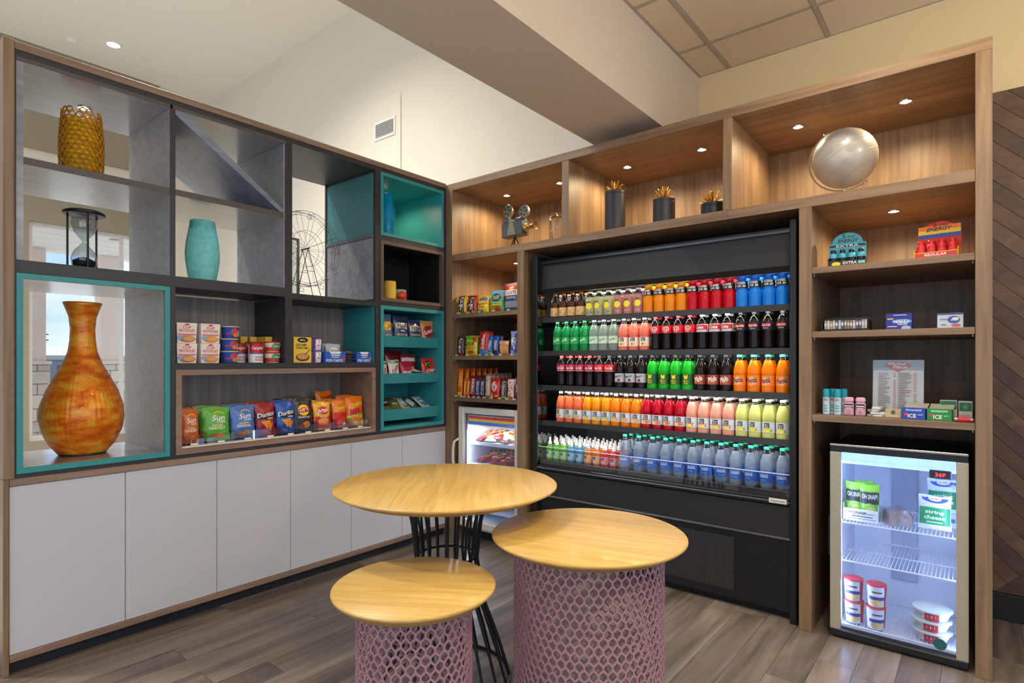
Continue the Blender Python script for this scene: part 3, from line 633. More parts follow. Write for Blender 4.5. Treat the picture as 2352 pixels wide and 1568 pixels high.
cola('pibb', (132, 50, 34), [('r', 0, .5, 1.5, 1, (150, 62, 40)), ('e', -.2, .3, .3, .3, (190, 70, 40)), ('t', 'Pibb', -.02, .55, .86, .56, WHITE, {'r': 18, 'b': .05}), ('t', 'XTRA', .2, .2, .4, .16, (230, 180, 60))], (50, 40, 40), 'cola bottle with rust red label', SODA)
kind('fanta', 'orange_soda_bottle', SODA, .23, liquid((252, 132, 8), .2), .194, (60, 186, 140), 'orange soda bottle with mint green cap', [('r', 0, .5, 1.6, 1, (244, 130, 40)), ('e', -.02, .45, .44, .42, (250, 170, 90)), ('t', 'Fanta', -.02, .52, .9, .5, (60, 34, 110), {'r': 10, 'b': .06}), ('e', .28, .82, .1, .1, (90, 170, 60))], (.05, .108, ink((244, 130, 40))), capr=.0165)
def juice(key, c, strip, fruit, nm): kind(key, 'juice_bottle', SODA, .232, liquid(c, .3), .196, (214, 210, 206), nm, MMAID(strip, fruit), (.042, .102, ink((222, 226, 230))))
juice('jpeach', (248, 122, 76), (180, 196, 60), (236, 150, 60), 'coral orange juice drink bottle'); juice('jmango', (250, 158, 12), (70, 160, 130), (250, 180, 40), 'golden orange juice drink bottle')
juice('jorange', (252, 138, 20), (236, 150, 40), (250, 170, 50), 'bright orange juice drink bottle'); juice('jred', (196, 10, 36), (220, 60, 60), (230, 120, 50), 'deep red fruit punch bottle')
juice('jpinkl', (250, 178, 156), (230, 60, 70), (246, 216, 60), 'pale pink lemonade bottle with white label'); juice('jlemon', (232, 236, 142), (220, 214, 40), (240, 222, 50), 'pale yellow lemonade bottle with white label')
ROWS = [(0, 'top', .994, (('tea', 4), ('lemony', 3), ('lemonp', 3), ('pworange', 4), ('pwred', 4), ('pwblue', 4))),
        (1, 'second', 1.017, (('sprite', 4), ('spritez', 3), ('mmpink', 3), ('cokeg', 4), ('diet', 3), ('zero', 4))),
        (2, 'third', 1.052, (('cherry', 4), ('coke', 2), ('barqs', 3), ('mello', 4), ('pibb', 3), ('fanta', 4))),
        (3, 'fourth', 1.044, (('jpeach', 3), ('jmango', 3), ('jorange', 3), ('jred', 4), ('jpinkl', 4), ('jlemon', 4)))]
random.seed(11)
for ri, rn, xs0, runs in ROWS:
    tot = sum(n_ for _, n_ in runs); step = (2.545-xs0)/(tot-1); i = 0
    for key, cnt in runs:
        a, kw = K[key]; base = a[6]; first = None
        for j in range(cnt):
            x = xs0+i*step; i += 1
            for depth in range(3 if ri == 3 else 2):
                loc = (x+random.uniform(-.001, .001), .147+depth*.073, SH[ri]); rz = random.uniform(-.22, .22)+(.0 if key != 'cokeg' else 0)
                if depth == 0: lb = '%s, %s of its kind, %s shelf' % (base, nth(j, cnt), rn)
                else: lb = '%s, %s row, %s, %s shelf' % (base, ('second', 'third')[depth-1], nth(j, cnt), rn)
                gp = '%s on the %s cooler shelf' % (a[0].replace('_', ' ')+'s', rn)
                if first is None:
                    first = make_bottle(*a, group=gp, **kw); first.location = loc; first.rotation_euler = (0, 0, rz); first['label'] = lb
                else: dup(first, loc, rz, lb, gp)
# bottom deck: kid drinks with sport caps, then water
KC = ((110, 196, 70), (70, 160, 214), (240, 132, 30), (222, 52, 56))
KN = ('green', 'blue', 'orange', 'red')
def make_kid(c, nm):
    o = make_bottle('kids_juice_bottle', KID, .132, liquid(c, .35), .112, (238, 236, 232), 'x', [('r', 0, .5, .9, 1, tuple(min(255, int(v*.6+100)) for v in c)), ('e', -.12, .72, .22, .16, (60, 80, 150)), ('r', .05, .36, .5, .08, WHITE), ('r', .02, .2, .44, .06, WHITE), ('r', .2, .6, .2, .06, WHITE)], (.02, .072, ink(tuple(min(255, int(v*.6+100)) for v in c))), capr=.0155, caph=.02)
    obj('sport_spout', lathe([(.0125, .134), (.0085, .142), (.0075, .16), (.0088, .163), (.0085, .168), (.003, .169)], 14), mat('cap_eeece8', (238, 236, 232), .4), o, False); return o
proto = {}
KXS = [(0, .948), (0, 1.010), (0, 1.072), (1, 1.135), (1, 1.205), (2, 1.275), (2, 1.345), (3, 1.410), (3, 1.478)]
cnt = {k: [q for q, _ in KXS].count(k) for k in range(4)}; seen = {}
for ci, x in KXS:
    j = seen.get(ci, 0); seen[ci] = j+1
    for depth in range(4):
        lb = 'small %s kids drink with white spout, %s' % (KN[ci], ('%s in the deck front row' % (nth(j, cnt[ci]) if cnt[ci] > 2 else ('left one' if j == 0 else 'right one'))) if depth == 0 else '%s in the %s deck row' % (nth(j, cnt[ci]) if cnt[ci] > 2 else ('left one' if j == 0 else 'right one'), ('second', 'third', 'fourth')[depth-1]))
        loc = (x+.004*depth, .145+.064*depth, .692)
        if ci not in proto: proto[ci] = make_kid(KC[ci], KN[ci]); o = proto[ci]; o.location = loc; o['label'] = lb; o['group'] = 'small kids drinks on the cooler deck'
        else: dup(proto[ci], loc, random.uniform(-.3, .3), lb, 'small kids drinks on the cooler deck')
wt = None
for j, x in enumerate((1.562, 1.662, 1.76, 1.85, 1.94, 2.028, 2.115, 2.201, 2.287, 2.373, 2.459, 2.545)):
    for depth in range(3):
        loc = (x+.007*depth, .145+depth*.074, .692)
        lb = 'clear water bottle with teal cap, %s of the deck front row' % nth(j, 12) if depth == 0 else 'clear water bottle with teal cap, %s of the %s deck row' % (nth(j, 12), ('second', 'third')[depth-1])
        if wt is None:
            wt = make_bottle('water_bottle', WATER, .240, mat('water_bottle_clear', (214, 230, 250), .05, trans=.8, ior=1.33, vary=.02), .19, (50, 190, 150), lb, [('r', 0, .5, 1.5, .98, (36, 104, 200)), ('t', 'DASANI', 0, .6, .84, .30, (220, 232, 246), {'b': .03}), ('r', 0, .25, .5, .04, (170, 196, 236))], (.034, .098, ink((36, 104, 200))), group='water bottles on the cooler deck')
            wt.location = loc
        else: dup(wt, loc, random.uniform(-.35, .35), lb, 'water bottles on the cooler deck')
# ================================================================ GLASS DOOR FRIDGE (right bay)
fr = thing('glass_door_fridge', 'black and steel glass-door mini fridge lit inside, at the right', 'fridge', (3.08, .35, 0))
FSTL = mat('champagne_steel', (176, 168, 146), .4, metal=.35, vary=.03)
FW = mat('fridge_liner_white', (226, 230, 240), .45, vary=.02)
RACK = mat('rack_white', (232, 236, 244), .35)
fx0, fx1 = 2.802, 3.364
obj('cabinet', G().add(box(fx0, fx0+.03, .055, .62, .02, .985), BLK).add(box(fx1-.03, fx1, .055, .62, .02, .985), BLK).add(box(fx0+.03, fx1-.03, .055, .62, .955, .985), BLK).add(box(fx0+.03, fx1-.03, .055, .62, .02, .05), BLK).add(box(fx0+.03, fx1-.03, .60, .62, .05, .955), BLK), None, fr)
obj('foot_base', box(fx0+.02, fx1-.02, .08, .6, 0, .02), MATTE, fr)
obj('liner', G().add(box(fx0+.03, fx0+.036, .07, .56, .05, .955), FW).add(box(fx1-.036, fx1-.03, .07, .56, .05, .955), FW).add(box(fx0+.036, fx1-.036, .55, .56, .05, .955), FW).add(box(fx0+.036, fx1-.036, .07, .55, .05, .056), FW).add(box(fx0+.036, fx1-.036, .07, .55, .949, .955), FW), None, fr)
obj('rear_duct', cbox(3.02, 3.14, .53, .55, .2, .86, .006), mat('duct_grey', (176, 184, 200), .5), fr)
LEDB = mat('led_fridge_blue', (196, 214, 255), .5, emit=44)
obj('light_panel', prism([(.075, .949), (.075, .905), (.12, .885), (.20, .949)], fx0+.036, fx1-.036, 'x'), mat('light_diffuser_blue', (150, 180, 255), .5, emit=1.6), fr, smooth=0)
for x in (fx0+.040, fx1-.044): obj('led_strip', box(x, x+.004, .075, .083, .08, .90), LEDB, fr)
obj('door_stile', cbox(fx0, fx0+.048, .022, .053, .045, .955, .003), FSTL, fr); obj('door_stile', cbox(fx1-.046, fx1, .022, .053, .045, .955, .003), FSTL, fr)
obj('door_top_bar', cbox(fx0, fx1, .022, .053, .955, .992, .003), BLK, fr); obj('door_bottom_bar', cbox(fx0, fx1, .022, .053, .012, .045, .003), BLK, fr)
obj('top_trim', cbox(fx0, fx1, .018, .03, .985, .996, .002), STEEL, fr)
obj('door_handle', box(fx0-.008, fx0, .03, .05, .42, .62), BLK, fr)
obj('door_glass', box(fx0+.048, fx1-.046, .032, .036, .045, .955), glassy('fridge_glass', (244, 248, 255), .05), fr)
obj('controller', cbox(3.215, 3.30, .070, .10, .862, .900, .004), MATTE, fr)
g = G(); decals(g, lambda x, z, e: (3.258+x, .070-e, .881+z), .06, .03, [('t', '36F', 0, 0, .66, .6, mat('led_red', (255, 40, 50), .4, emit=4), {'b': .03})]); obj('controller_display', g, None, fr, smooth=0)
for z in (.587, .39, .062):
    g = G().add(tube([(fx0+.04, .075, z), (fx1-.04, .075, z)], .004), RACK).add(tube([(fx0+.04, .53, z), (fx1-.04, .53, z)], .004), RACK).add(tube([(fx0+.04, .3, z-.003), (fx1-.04, .3, z-.003)], .003), RACK)
    for i in range(30): x = fx0+.045+i*.0163; g.add(tube([(x, .072, z+.003), (x, .53, z+.003)], .0017, 4), RACK)
    obj('wire_rack', g, None, fr)
g = G(); stz = (3.258, .036, .07)
obj('glass_sticker', G().add(lathe([(.026, 0), (.026, .002)], 20), mat('sticker_green', (40, 90, 90), .4), Matrix.Translation((3.258, .032, .095)) @ Matrix.Rotation(PI/2, 4, 'X')), None, fr)

# ================================================================ WHITE FREEZER (left bay)
fz = thing('glass_door_freezer', 'white framed glass-door ice cream freezer below the candy shelves', 'freezer', (.43, .35, 0))
FZ = mat('freezer_cream', (222, 214, 198), .4)
a0, a1 = .112, .742
obj('cabinet', G().add(box(a0, a0+.04, .07, .66, .07, 1.03), FZ).add(box(a1-.04, a1, .07, .66, .07, 1.03), FZ).add(box(a0+.04, a1-.04, .07, .66, .99, 1.03), FZ).add(box(a0+.04, a1-.04, .62, .66, .07, .99), FZ).add(box(a0+.04, a1-.04, .07, .62, .07, .12), FZ), None, fz)
obj('plinth', box(a0+.02, a1-.02, .1, .64, 0, .07), BLK, fz)
obj('liner', G().add(box(a0+.04, a0+.046, .09, .61, .12, .99), FW).add(box(a1-.046, a1-.04, .09, .61, .12, .99), FW).add(box(a0+.046, a1-.046, .60, .61, .12, .99), FW).add(box(a0+.046, a1-.046, .09, .60, .12, .126), FW), None, fz)
obj('door_frame', G().add(cbox(a0, a0+.06, .03, .068, .09, 1.05, .008), FZ).add(cbox(a1-.045, a1, .03, .068, .09, 1.05, .008), FZ).add(cbox(a0+.06, a1-.045, .03, .068, 1.0, 1.05, .008), FZ).add(cbox(a0+.06, a1-.045, .03, .068, .09, .15, .008), FZ), None, fz)
obj('door_gasket', G().add(box(a0+.06, a0+.072, .06, .068, .15, 1.0), mat('gasket_grey', (110, 112, 116), .6)).add(box(a0+.072, a1-.045, .06, .068, .99, 1.0), MATS['gasket_grey']), None, fz)
obj('door_glass', box(a0+.06, a1-.045, .044, .048, .15, 1.0), glassy('fridge_glass', (244, 248, 255), .05), fz)
obj('handle', tube([(.118, .032, .79), (.098, .0, .765), (.092, -.006, .70), (.092, -.006, .62), (.098, .0, .555), (.118, .032, .53)], .011, 8), FZ, fz)
sb = obj('sign_box', prism([(.085, .985), (.085, .905), (.13, .885), (.2, .985)], a0+.06, a1-.05, 'x'), FZ, fz, smooth=0)
for z, c in ((.966, (206, 52, 44)), (.944, (206, 176, 60)), (.922, (60, 110, 190))): obj('stripe', box(a0+.07, a1-.055, .0835, .085, z-.010, z+.010), mat('sign_%02x%02x%02x' % c, c, .4, emit=.35), fz)
g = G(); decals(g, lambda x, z, e: (.62+x, .0835-e, .922+z), .1, .02, [('t', 'Pride', 0, 0, .5, .7, WHITE, {'s': .2})]); obj('sign_print', g, None, fz, smooth=0)
obj('led_strip', box(a0+.075, a0+.08, .07, .082, .16, .86), mat('led_freezer', (235, 244, 255), .5, emit=30), fz); obj('led_strip', box(a0+.1, a1-.06, .205, .225, .955, .962), MATS['led_freezer'], fz)
for z in (.755, .58, .40, .22):
    s = obj('wire_shelf', G().add(box(a0+.05, a1-.05, .11, .58, z-.006, z-.001), RACK).add(box(a0+.05, a1-.05, .105, .111, z-.012, z+.014), RACK), None, fz)

# ================================================================ DECOR on the display shelf (local: front faces -y, then turned to face +x)
QA = PI/2
GLS = lambda nm, c, rough=.06, tr=.75: mat('glass_'+nm, c, rough, trans=tr, ior=1.3, vary=.18, scale=14, bump=.15)
# amber bubble vase: lattice of glass cells on a tapering cylinder
t = thing('amber_bubble_vase', 'amber bubbly lattice glass vase in the top left cell', 'vase', (-.22, -2.41, 2.356), QA)
AMB = mat('amber_glass', (206, 140, 26), .08, trans=.2, ior=1.4, vary=.25, scale=30)
g = G(); random.seed(2); nr = 15; nc = 18
for j in range(nr):
    z = .012+j*.0235; r = .082+.012*math.sin(PI*(j/nr)*.9+.5)
    for i in range(nc):
        if j >= nr-1 and (i % 3 == 0): continue
        a = 2*PI*(i+.5*(j % 2))/nc; cx, cy = r*math.cos(a), r*math.sin(a)
        ring = [(cx-math.sin(a)*.0145*math.cos(q), cy+math.cos(a)*.0145*math.cos(q), z+.0125*math.sin(q)) for q in [2*PI*k/8 for k in range(8)]]
        g.add(tube(ring, .0038, 5, True), AMB)
obj('glass_lattice', g, None, t, False)
obj('inner_glass', lathe([(.070, .002), (.084, .1), (.086, .2), (.078, .30)], 24, caps=True), mat('amber_inner', (255, 204, 40), .3, trans=.2, ior=1.1, vary=.25), t, False)
# hourglass
t = thing('hourglass', 'glass hourglass with black disc ends and dark posts', 'hourglass', (-.22, -2.40, 1.88), QA)
for z in (.0, .298): obj('end_disc', lathe([(.088, z), (.092, z+.004), (.092, z+.012), (.080, z+.02)], 32), BLK, t, False)
for k in range(3):
    a = 2*PI*k/3+.5; obj('post', cyl(.005, .018, .30, 8, .072*math.cos(a), .072*math.sin(a)), BLK, t, False)
obj('glass_bulbs', lathe([(.012, .02), (.052, .035), (.058, .07), (.045, .11), (.012, .15), (.007, .159), (.012, .168), (.045, .208), (.058, .25), (.052, .284), (.012, .298)], 28, caps=False), glassy('hourglass_glass', (232, 238, 242), .14, .02, .9), t, False, smooth=80)
obj('sand', lathe([(.046, .034), (.05, .06), (.02, .078), (.001, .082)], 24), mat('black_sand', (36, 34, 36), .8), t, False)
# large orange vase
t = thing('orange_glass_vase', 'large orange ribbed glass vase with narrow neck in the teal cubby', 'vase', (-.29, -2.388, .9315), QA)
def ribbed(prof, n, amp, nribs):
    v, f = lathe(prof, n)
    out = []
    for i, (x, y, z) in enumerate(v):
        a = math.atan2(y, x); r = math.hypot(x, y); k = 1+amp*math.sin(nribs*a)*min(1, r/.05)+.014*noise.noise((x*9, y*9, z*26)); out.append((x*k, y*k, z))
    return out, f
OV = []
pts = [(.088, 0), (.104, .004), (.140, .05), (.172, .12), (.184, .19), (.180, .25), (.156, .33), (.118, .41), (.084, .48), (.064, .54), (.056, .60), (.054, .66), (.060, .72), (.074, .765), (.083, .79), (.081, .795)]
for (r0, z0), (r1, z1) in zip(pts, pts[1:]):
    for q in range(3): OV.append((r0+(r1-r0)*q/3, z0+(z1-z0)*q/3))
OV.append(pts[-1])
vm = bpy.data.materials.new('orange_crackle_glass'); vm.use_nodes = True; n = vm.node_tree.nodes; l = vm.node_tree.links; bs = n['Principled BSDF']
bs.inputs['Roughness'].default_value = .22; bs.inputs['Transmission Weight'].default_value = .38; bs.inputs['IOR'].default_value = 1.15; bs.inputs['Metallic'].default_value = .12; bs.inputs['Coat Weight'].default_value = .6
tcn = n.new('ShaderNodeTexCoord'); mpn = n.new('ShaderNodeMapping'); mpn.inputs['Scale'].default_value = (8, 8, 20); nzn = n.new('ShaderNodeTexNoise'); nzn.inputs['Scale'].default_value = 1.3; nzn.inputs['Detail'].default_value = 8; nzn.inputs['Distortion'].default_value = .35
rr = n.new('ShaderNodeValToRGB'); rr.color_ramp.elements[0].position = .36; rr.color_ramp.elements[1].position = .66; rr.color_ramp.elements[0].color = lin((214, 92, 12))+(1,); rr.color_ramp.elements[1].color = lin((255, 196, 60))+(1,)
e = rr.color_ramp.elements.new(.5); e.color = lin((250, 142, 26))+(1,)
l.new(tcn.outputs['Object'], mpn.inputs[0]); l.new(mpn.outputs[0], nzn.inputs['Vector']); l.new(nzn.outputs['Fac'], rr.inputs[0]); l.new(rr.outputs[0], bs.inputs['Base Color'])
bmn = n.new('ShaderNodeBump'); bmn.inputs['Strength'].default_value = .5; bmn.inputs['Distance'].default_value = .012; l.new(nzn.outputs['Fac'], bmn.inputs['Height']); l.new(bmn.outputs[0], bs.inputs['Normal'])
obj('body', ribbed(OV, 144, .010, 48), vm, t, False, smooth=70)
obj('lip', tube([(.083*math.cos(2*PI*k/40), .083*math.sin(2*PI*k/40), .794) for k in range(40)], .004, 6, True), vm, t, False)
obj('foot', lathe([(.090, -.001), (.106, .003), (.106, .009), (.10, .012)], 40), mat('green_glass_foot', (20, 90, 60), .1, trans=.4), t, False)
# turquoise vase
t = thing('turquoise_vase', 'turquoise seeded glass vase in the open cell under the slanted panel', 'vase', (-.22, -1.812, 1.88), QA)
TQ = mat('turquoise_glass', (146, 236, 232), .1, trans=.35, ior=1.2, vary=.14, scale=40, bump=.1)
obj('body', lathe([(.062, 0), (.07, .004), (.082, .06), (.093, .14), (.094, .19), (.088, .25), (.074, .33), (.068, .375), (.066, .378), (.063, .375), (.068, .33)], 40, caps=False), TQ, t, False)
obj('base', lathe([(.001, .001), (.062, .0), (.066, .01), (.001, .016)], 32, caps=False), TQ, t, False)
random.seed(5); g = G()
SEED = mat('seed_bubbles', (220, 250, 246), .2)
for k in range(70):
    a = random.uniform(PI, 2*PI)+.2; z = .03+.17*random.random(); r = .083+.012*min(1, z/.13); g.add(sphere(random.uniform(.0008, .0018), r*math.cos(a), r*math.sin(a), z, 6, 4), SEED)
o = obj('seed_bubbles', g, None, t, False); o['kind'] = 'stuff'
# ferris wheel wire sculpture
t = thing('wire_ferris_wheel', 'dark wire ferris wheel sculpture in the tall open cell', 'sculpture', (-.30, -1.085, 1.853), QA)
WIRE = mat('dark_wire', (104, 94, 86), .45, metal=.4); zc = .36; RW = .262
g = G()
for yy in (-.03, .03):
    for r in (RW, RW*.93, RW*.48): g.add(tube([(r*math.cos(2*PI*k/48), yy, zc+r*math.sin(2*PI*k/48)) for k in range(48)], 0.0012 if r != RW else .0018, 5, True), WIRE)
obj('rim', g, None, t, False)
for k in range(14):
    a = 2*PI*k/14; g = G()
    for yy in (-.03, .03): g.add(tube([(.012*math.cos(a), yy, zc+.012*math.sin(a)), (RW*math.cos(a), yy, zc+RW*math.sin(a))], .0010, 5), WIRE)
    g.add(tube([(RW*math.cos(a), -.03, zc+RW*math.sin(a)), (RW*math.cos(a), .03, zc+RW*math.sin(a))], .0014, 5), WIRE); obj('spoke', g, None, t, False)
for k in range(10):
    a = 2*PI*k/10+.2; x, z = RW*math.cos(a), zc+RW*math.sin(a)
    obj('gondola', tube([(x, 0, z), (x-.012, 0, z-.022), (x-.016, 0, z-.04), (x+.016, 0, z-.044), (x+.02, 0, z-.026), (x+.004, 0, z-.016)], .0018, 5), WIRE, t, False)
for yy in (-.05, .05):
    for s in (-1, 1):
        obj('stand_leg', tube([(0, yy*.7, zc), (s*.10, yy, .003)], .0026, 5), WIRE, t, False)
    for h in (.1, .2): obj('cross_brace', tube([(-.10*(1-h/zc), yy*.9, h), (.10*(1-h/zc), yy*.9, h)], .0016, 5), WIRE, t, False)
obj('hub', G().add(tube([(0, -.05, zc), (0, .05, zc)], .006, 8), WIRE), None, t, False)
obj('base_frame', tube([(-.11, -.055, .003), (.11, -.055, .003), (.11, .055, .003), (-.11, .055, .003)], .003, 5, True), WIRE, t, False)
t = thing('leaning_frame', 'narrow pale glass-edged frame standing behind the wire ferris wheel', 'frame', (-.46, -1.19, 1.853), QA)
obj('frame_bar', G().add(box(-.15, -.135, -.008, .008, 0, .46), GRAPH).add(box(.135, .15, -.008, .008, 0, .46), GRAPH).add(box(-.135, .135, -.008, .008, .445, .46), GRAPH).add(box(-.135, .135, -.008, .008, 0, .015), GRAPH), None, t, False)
obj('pane', box(-.135, .135, -.002, .002, .015, .445), glassy('frame_glass', (235, 240, 240), .08), t, False)
# blue vase in the teal cubby
t = thing('blue_glass_vase', 'tall blue glass vase in the upper teal cubby', 'vase', (-.26, -.395, 2.367), QA)
obj('body', lathe([(.036, 0), (.044, .004), (.056, .09), (.062, .18), (.058, .27), (.044, .345), (.040, .375), (.037, .376)], 36), mat('blue_glass', (20, 160, 214), .06, trans=.1, ior=1.35, vary=.25, scale=10), t, False)
obj('lip', tube([(.040*math.cos(2*PI*k/28), .040*math.sin(2*PI*k/28), .376) for k in range(28)], .003, 6, True), MATS['blue_glass'], t, False)
t = thing('yellow_candle', 'yellow pillar candle in the dark cubby', 'candle', (-.10, -.497, 1.887), QA)
obj('wax', lathe([(.046, 0), (.049, .003), (.049, .138), (.045, .142), (.001, .138)], 32), mat('yellow_wax', (226, 184, 66), .5), t, False); obj('wick', cyl(.0012, .138, .152, 6), MATTE, t, False)
t = thing('green_votive_cup', 'pale green ceramic votive cup beside the yellow candle', 'cup', (-.13, -.372, 1.887), QA)
obj('cup', lathe([(.045, 0), (.050, .004), (.051, .09), (.048, .09), (.047, .01), (.001, .008)], 32, caps=False), mat('celadon', (140, 186, 160), .3), t, False); obj('wax', cyl(.046, .01, .07, 28), mat('pale_wax', (200, 214, 196), .6), t, False)
t = thing('red_ball', 'small glossy red ball in front of the green votive cup', 'ball', (-.055, -.412, 1.887), QA)
obj('ball', sphere(.036, 0, 0, .036, 24, 14), mat('red_gloss', (206, 60, 28), .15, coat=.5), t, False); obj('ball_seat', lathe([(.014, .0), (.016, .002), (.012, .006)], 16), mat('red_gloss', (206, 60, 28)), t, False)

# ================================================================ DECOR on the wall unit
BRASS = mat('aged_brass', (170, 138, 84), .35, metal=.9, vary=.12); SLATE = mat('slate_metal', (84, 92, 98), .5, metal=.3, vary=.12); PEWTER = mat('pewter', (150, 144, 130), .45, metal=.6, vary=.12)
t = thing('film_camera_sculpture', 'antique film camera sculpture with two reels on a small tripod', 'sculpture', (.55, .25, 2.282), -.12)
obj('body', cbox(-.135, .095, -.04, .04, .127, .242, .004), SLATE, t, False)
obj('body_cap', G().add(cbox(-.125, -.055, -.036, .036, .242, .275, .003), SLATE).add(cbox(.01, .08, -.036, .036, .242, .265, .003), SLATE), None, t, False)
obj('side_plate', prism([(-.07, .137), (.03, .137), (.002, .232), (-.012, .247), (-.028, .247), (-.042, .232)], -.044, -.039), PEWTER, t, False, smooth=0)
for x, z, zz in ((-.095, .345, .262), (.085, .310, .255)):
    rl = obj('reel', G().add(lathe([(.050, -.012), (.052, -.008), (.052, .008), (.050, .012)], 32), PEWTER, Matrix.Translation((x, 0, z)) @ Matrix.Rotation(PI/2, 4, 'X')), None, t, False)
    g = G()
    for k in range(5): a = 2*PI*k/5; g.add(lathe([(.0075, 0), (.0075, .001)], 12), MATTE, Matrix.Translation((x+.03*math.cos(a), -.0125, z+.03*math.sin(a))) @ Matrix.Rotation(PI/2, 4, 'X'))
    g.add(lathe([(.009, 0), (.006, .004)], 12), BRASS, Matrix.Translation((x, -.0125, z)) @ Matrix.Rotation(PI/2, 4, 'X')); h = obj('reel_holes', g, None, rl, True); h.location = (0, 0, 0)
    obj('reel_arm', tube([(x*.85, 0, zz), (x, 0, z)], .009, 6), PEWTER, t, False)
RX = Matrix.Rotation(PI/2, 4, 'Y')
obj('lens', G().add(lathe([(.034, 0), (.034, .016), (.026, .022), (.018, .03), (.016, .05), (.020, .056), (.016, .062), (.018, .085), (.028, .112), (.030, .118), (.02, .112)], 24), BRASS, Matrix.Translation((.09, 0, .182)) @ RX), None, t, False)
obj('eyepiece', G().add(lathe([(.024, 0), (.026, -.008), (.02, -.016)], 20), BRASS, Matrix.Translation((-.135, 0, .227)) @ RX), None, t, False)
obj('crank_wheel', G().add(lathe([(.026, 0), (.028, .004), (.026, .008)], 24), BRASS, Matrix.Translation((-.02, .045, .247)) @ Matrix.Rotation(PI/2, 4, 'X')), None, t, False)
for k in range(3): a = 2*PI*k/3+.4; obj('tripod_leg', tube([(-.02, 0, .130), (-.02+.07*math.cos(a), .06*math.sin(a), .002)], .0042, 6), MATTE, t, False)
t = thing('glass_cloche', 'clear glass cloche lantern with brass base and handle', 'cloche', (.935, .25, 2.282))
obj('dome', lathe([(.056, .012), (.057, .06), (.057, .17), (.052, .20), (.036, .225), (.012, .236), (.001, .237)], 32, caps=False), glassy('cloche_glass', (236, 228, 212), .14, .03, .8), t, False)
obj('base', lathe([(.06, 0), (.062, .004), (.058, .014), (.04, .016), (.038, .034), (.001, .036)], 32), BRASS, t, False)
obj('knob', sphere(.008, 0, 0, .243, 12, 8), BRASS, t, False)
obj('side_bar', tube([(-.07, 0, 0), (-.07, 0, .2), (-.055, 0, .236), (-.02, 0, .25), (.02, 0, .25), (.055, 0, .236), (.07, 0, .2), (.07, 0, 0)], .003, 6), BRASS, t, False)
GOLD = mat('gold_rods', (222, 176, 78), .3, metal=.9, vary=.05); CYB = mat('satin_black_cylinder', (44, 44, 45), .38)
random.seed(8)
for lb, x, h in (('tallest satin black cylinder with gold spiky burst on top', 1.485, .285), ('middle-height satin black cylinder with gold spiky burst on top', 1.836, .172), ('shortest satin black cylinder with gold spiky burst beside the divider', 2.15, .090)):
    t = thing('burst_cylinder', lb, 'ornament', (x, .15, 2.282), 0, 'black cylinders with gold bursts')
    obj('cylinder', lathe([(.066, 0), (.070, .002), (.070, h-.024), (.0685, h-.022), (.0685, h-.020), (.070, h-.018), (.070, h-.003), (.067, h), (.001, h)], 36), CYB, t, False)
    for k in range(70):
        a = random.uniform(0, 2*PI); e = math.asin(random.uniform(.02, 1)); ln = random.uniform(.065, .085)
        obj('gold_spike', tube([(0, 0, h), (ln*math.cos(a)*math.cos(e), ln*math.sin(a)*math.cos(e), h+ln*math.sin(e))], .0016, 4), GOLD, t, False, smooth=0)
t = thing('silver_globe', 'pale silver tilted globe with clear meridian ring', 'globe', (2.825, .30, 2.282))
GLB = mat('globe_silver', (168, 165, 158), .36, metal=.1, vary=.06, scale=9, coat=.35)
ax = Matrix.Translation((0, 0, .255)) @ Matrix.Rotation(math.radians(-32), 4, 'Y')
gl = obj('globe', G().add(sphere(.160, 0, 0, 0, 48, 28), GLB, ax), None, t, False)
g = G(); GLN = mat('globe_map_ink', (134, 132, 126), .4)
for lat in (-50, -25, 0, 25, 50):
    r = .1605*math.cos(math.radians(lat)); z = .1605*math.sin(math.radians(lat)); g.add(tube([tuple(ax @ Vector((r*math.cos(2*PI*k/60), r*math.sin(2*PI*k/60), z))) for k in range(60)], .0004, 4, True), GLN)
o = obj('latitude_lines', g, None, gl, True); o.location = (0, 0, 0)
g = G(); random.seed(21)
for cx, cz, s in ((-.25, .25, .30), (.28, .38, .34), (.3, -.15, .22), (-.1, -.4, .2), (.55, .1, .16)):
    n_ = 18; pts = []
    for k in range(n_):
        a = 2*PI*k/n_; rr_ = s*(.65+.35*noise.noise((cx*7+math.cos(a)*1.4, cz*5+math.sin(a)*1.4, 3)))
        u, w_ = cx+rr_*math.cos(a), cz+rr_*math.sin(a)*.7; d = max(.05, 1-u*u-w_*w_); d = math.sqrt(d); q = Vector((u, -d, w_)).normalized()*.1608; pts.append(tuple(ax @ q))
    c = Vector((cx, -math.sqrt(max(.05, 1-cx*cx-cz*cz)), cz)).normalized()*.1609
    g.add(([tuple(ax @ c)]+pts, [(0, 1+k, 1+(k+1) % n_) for k in range(n_)]), mat('globe_land', (158, 154, 146), .35))
o = obj('land_outlines', g, None, gl, True); o.location = (0, 0, 0)
obj('meridian_ring', tube([tuple(ax @ Vector((-.176*math.sin(a), 0, .176*math.cos(a)))) for a in [math.radians(-6+i*192/36) for i in range(37)]], .0045, 8), mat('smoky_acrylic', (190, 170, 150), .1, trans=.6, ior=1.3), t, False)
for s in (1, -1): obj('pivot_knob', G().add(sphere(.009, 0, 0, .18*s, 14, 8), CHROME, ax), None, t, False)
obj('stand', lathe([(.075, 0), (.075, .006), (.03, .012), (.012, .03), (.009, .075), (.012, .083)], 32, -.0, 0), CHROME, t, False)
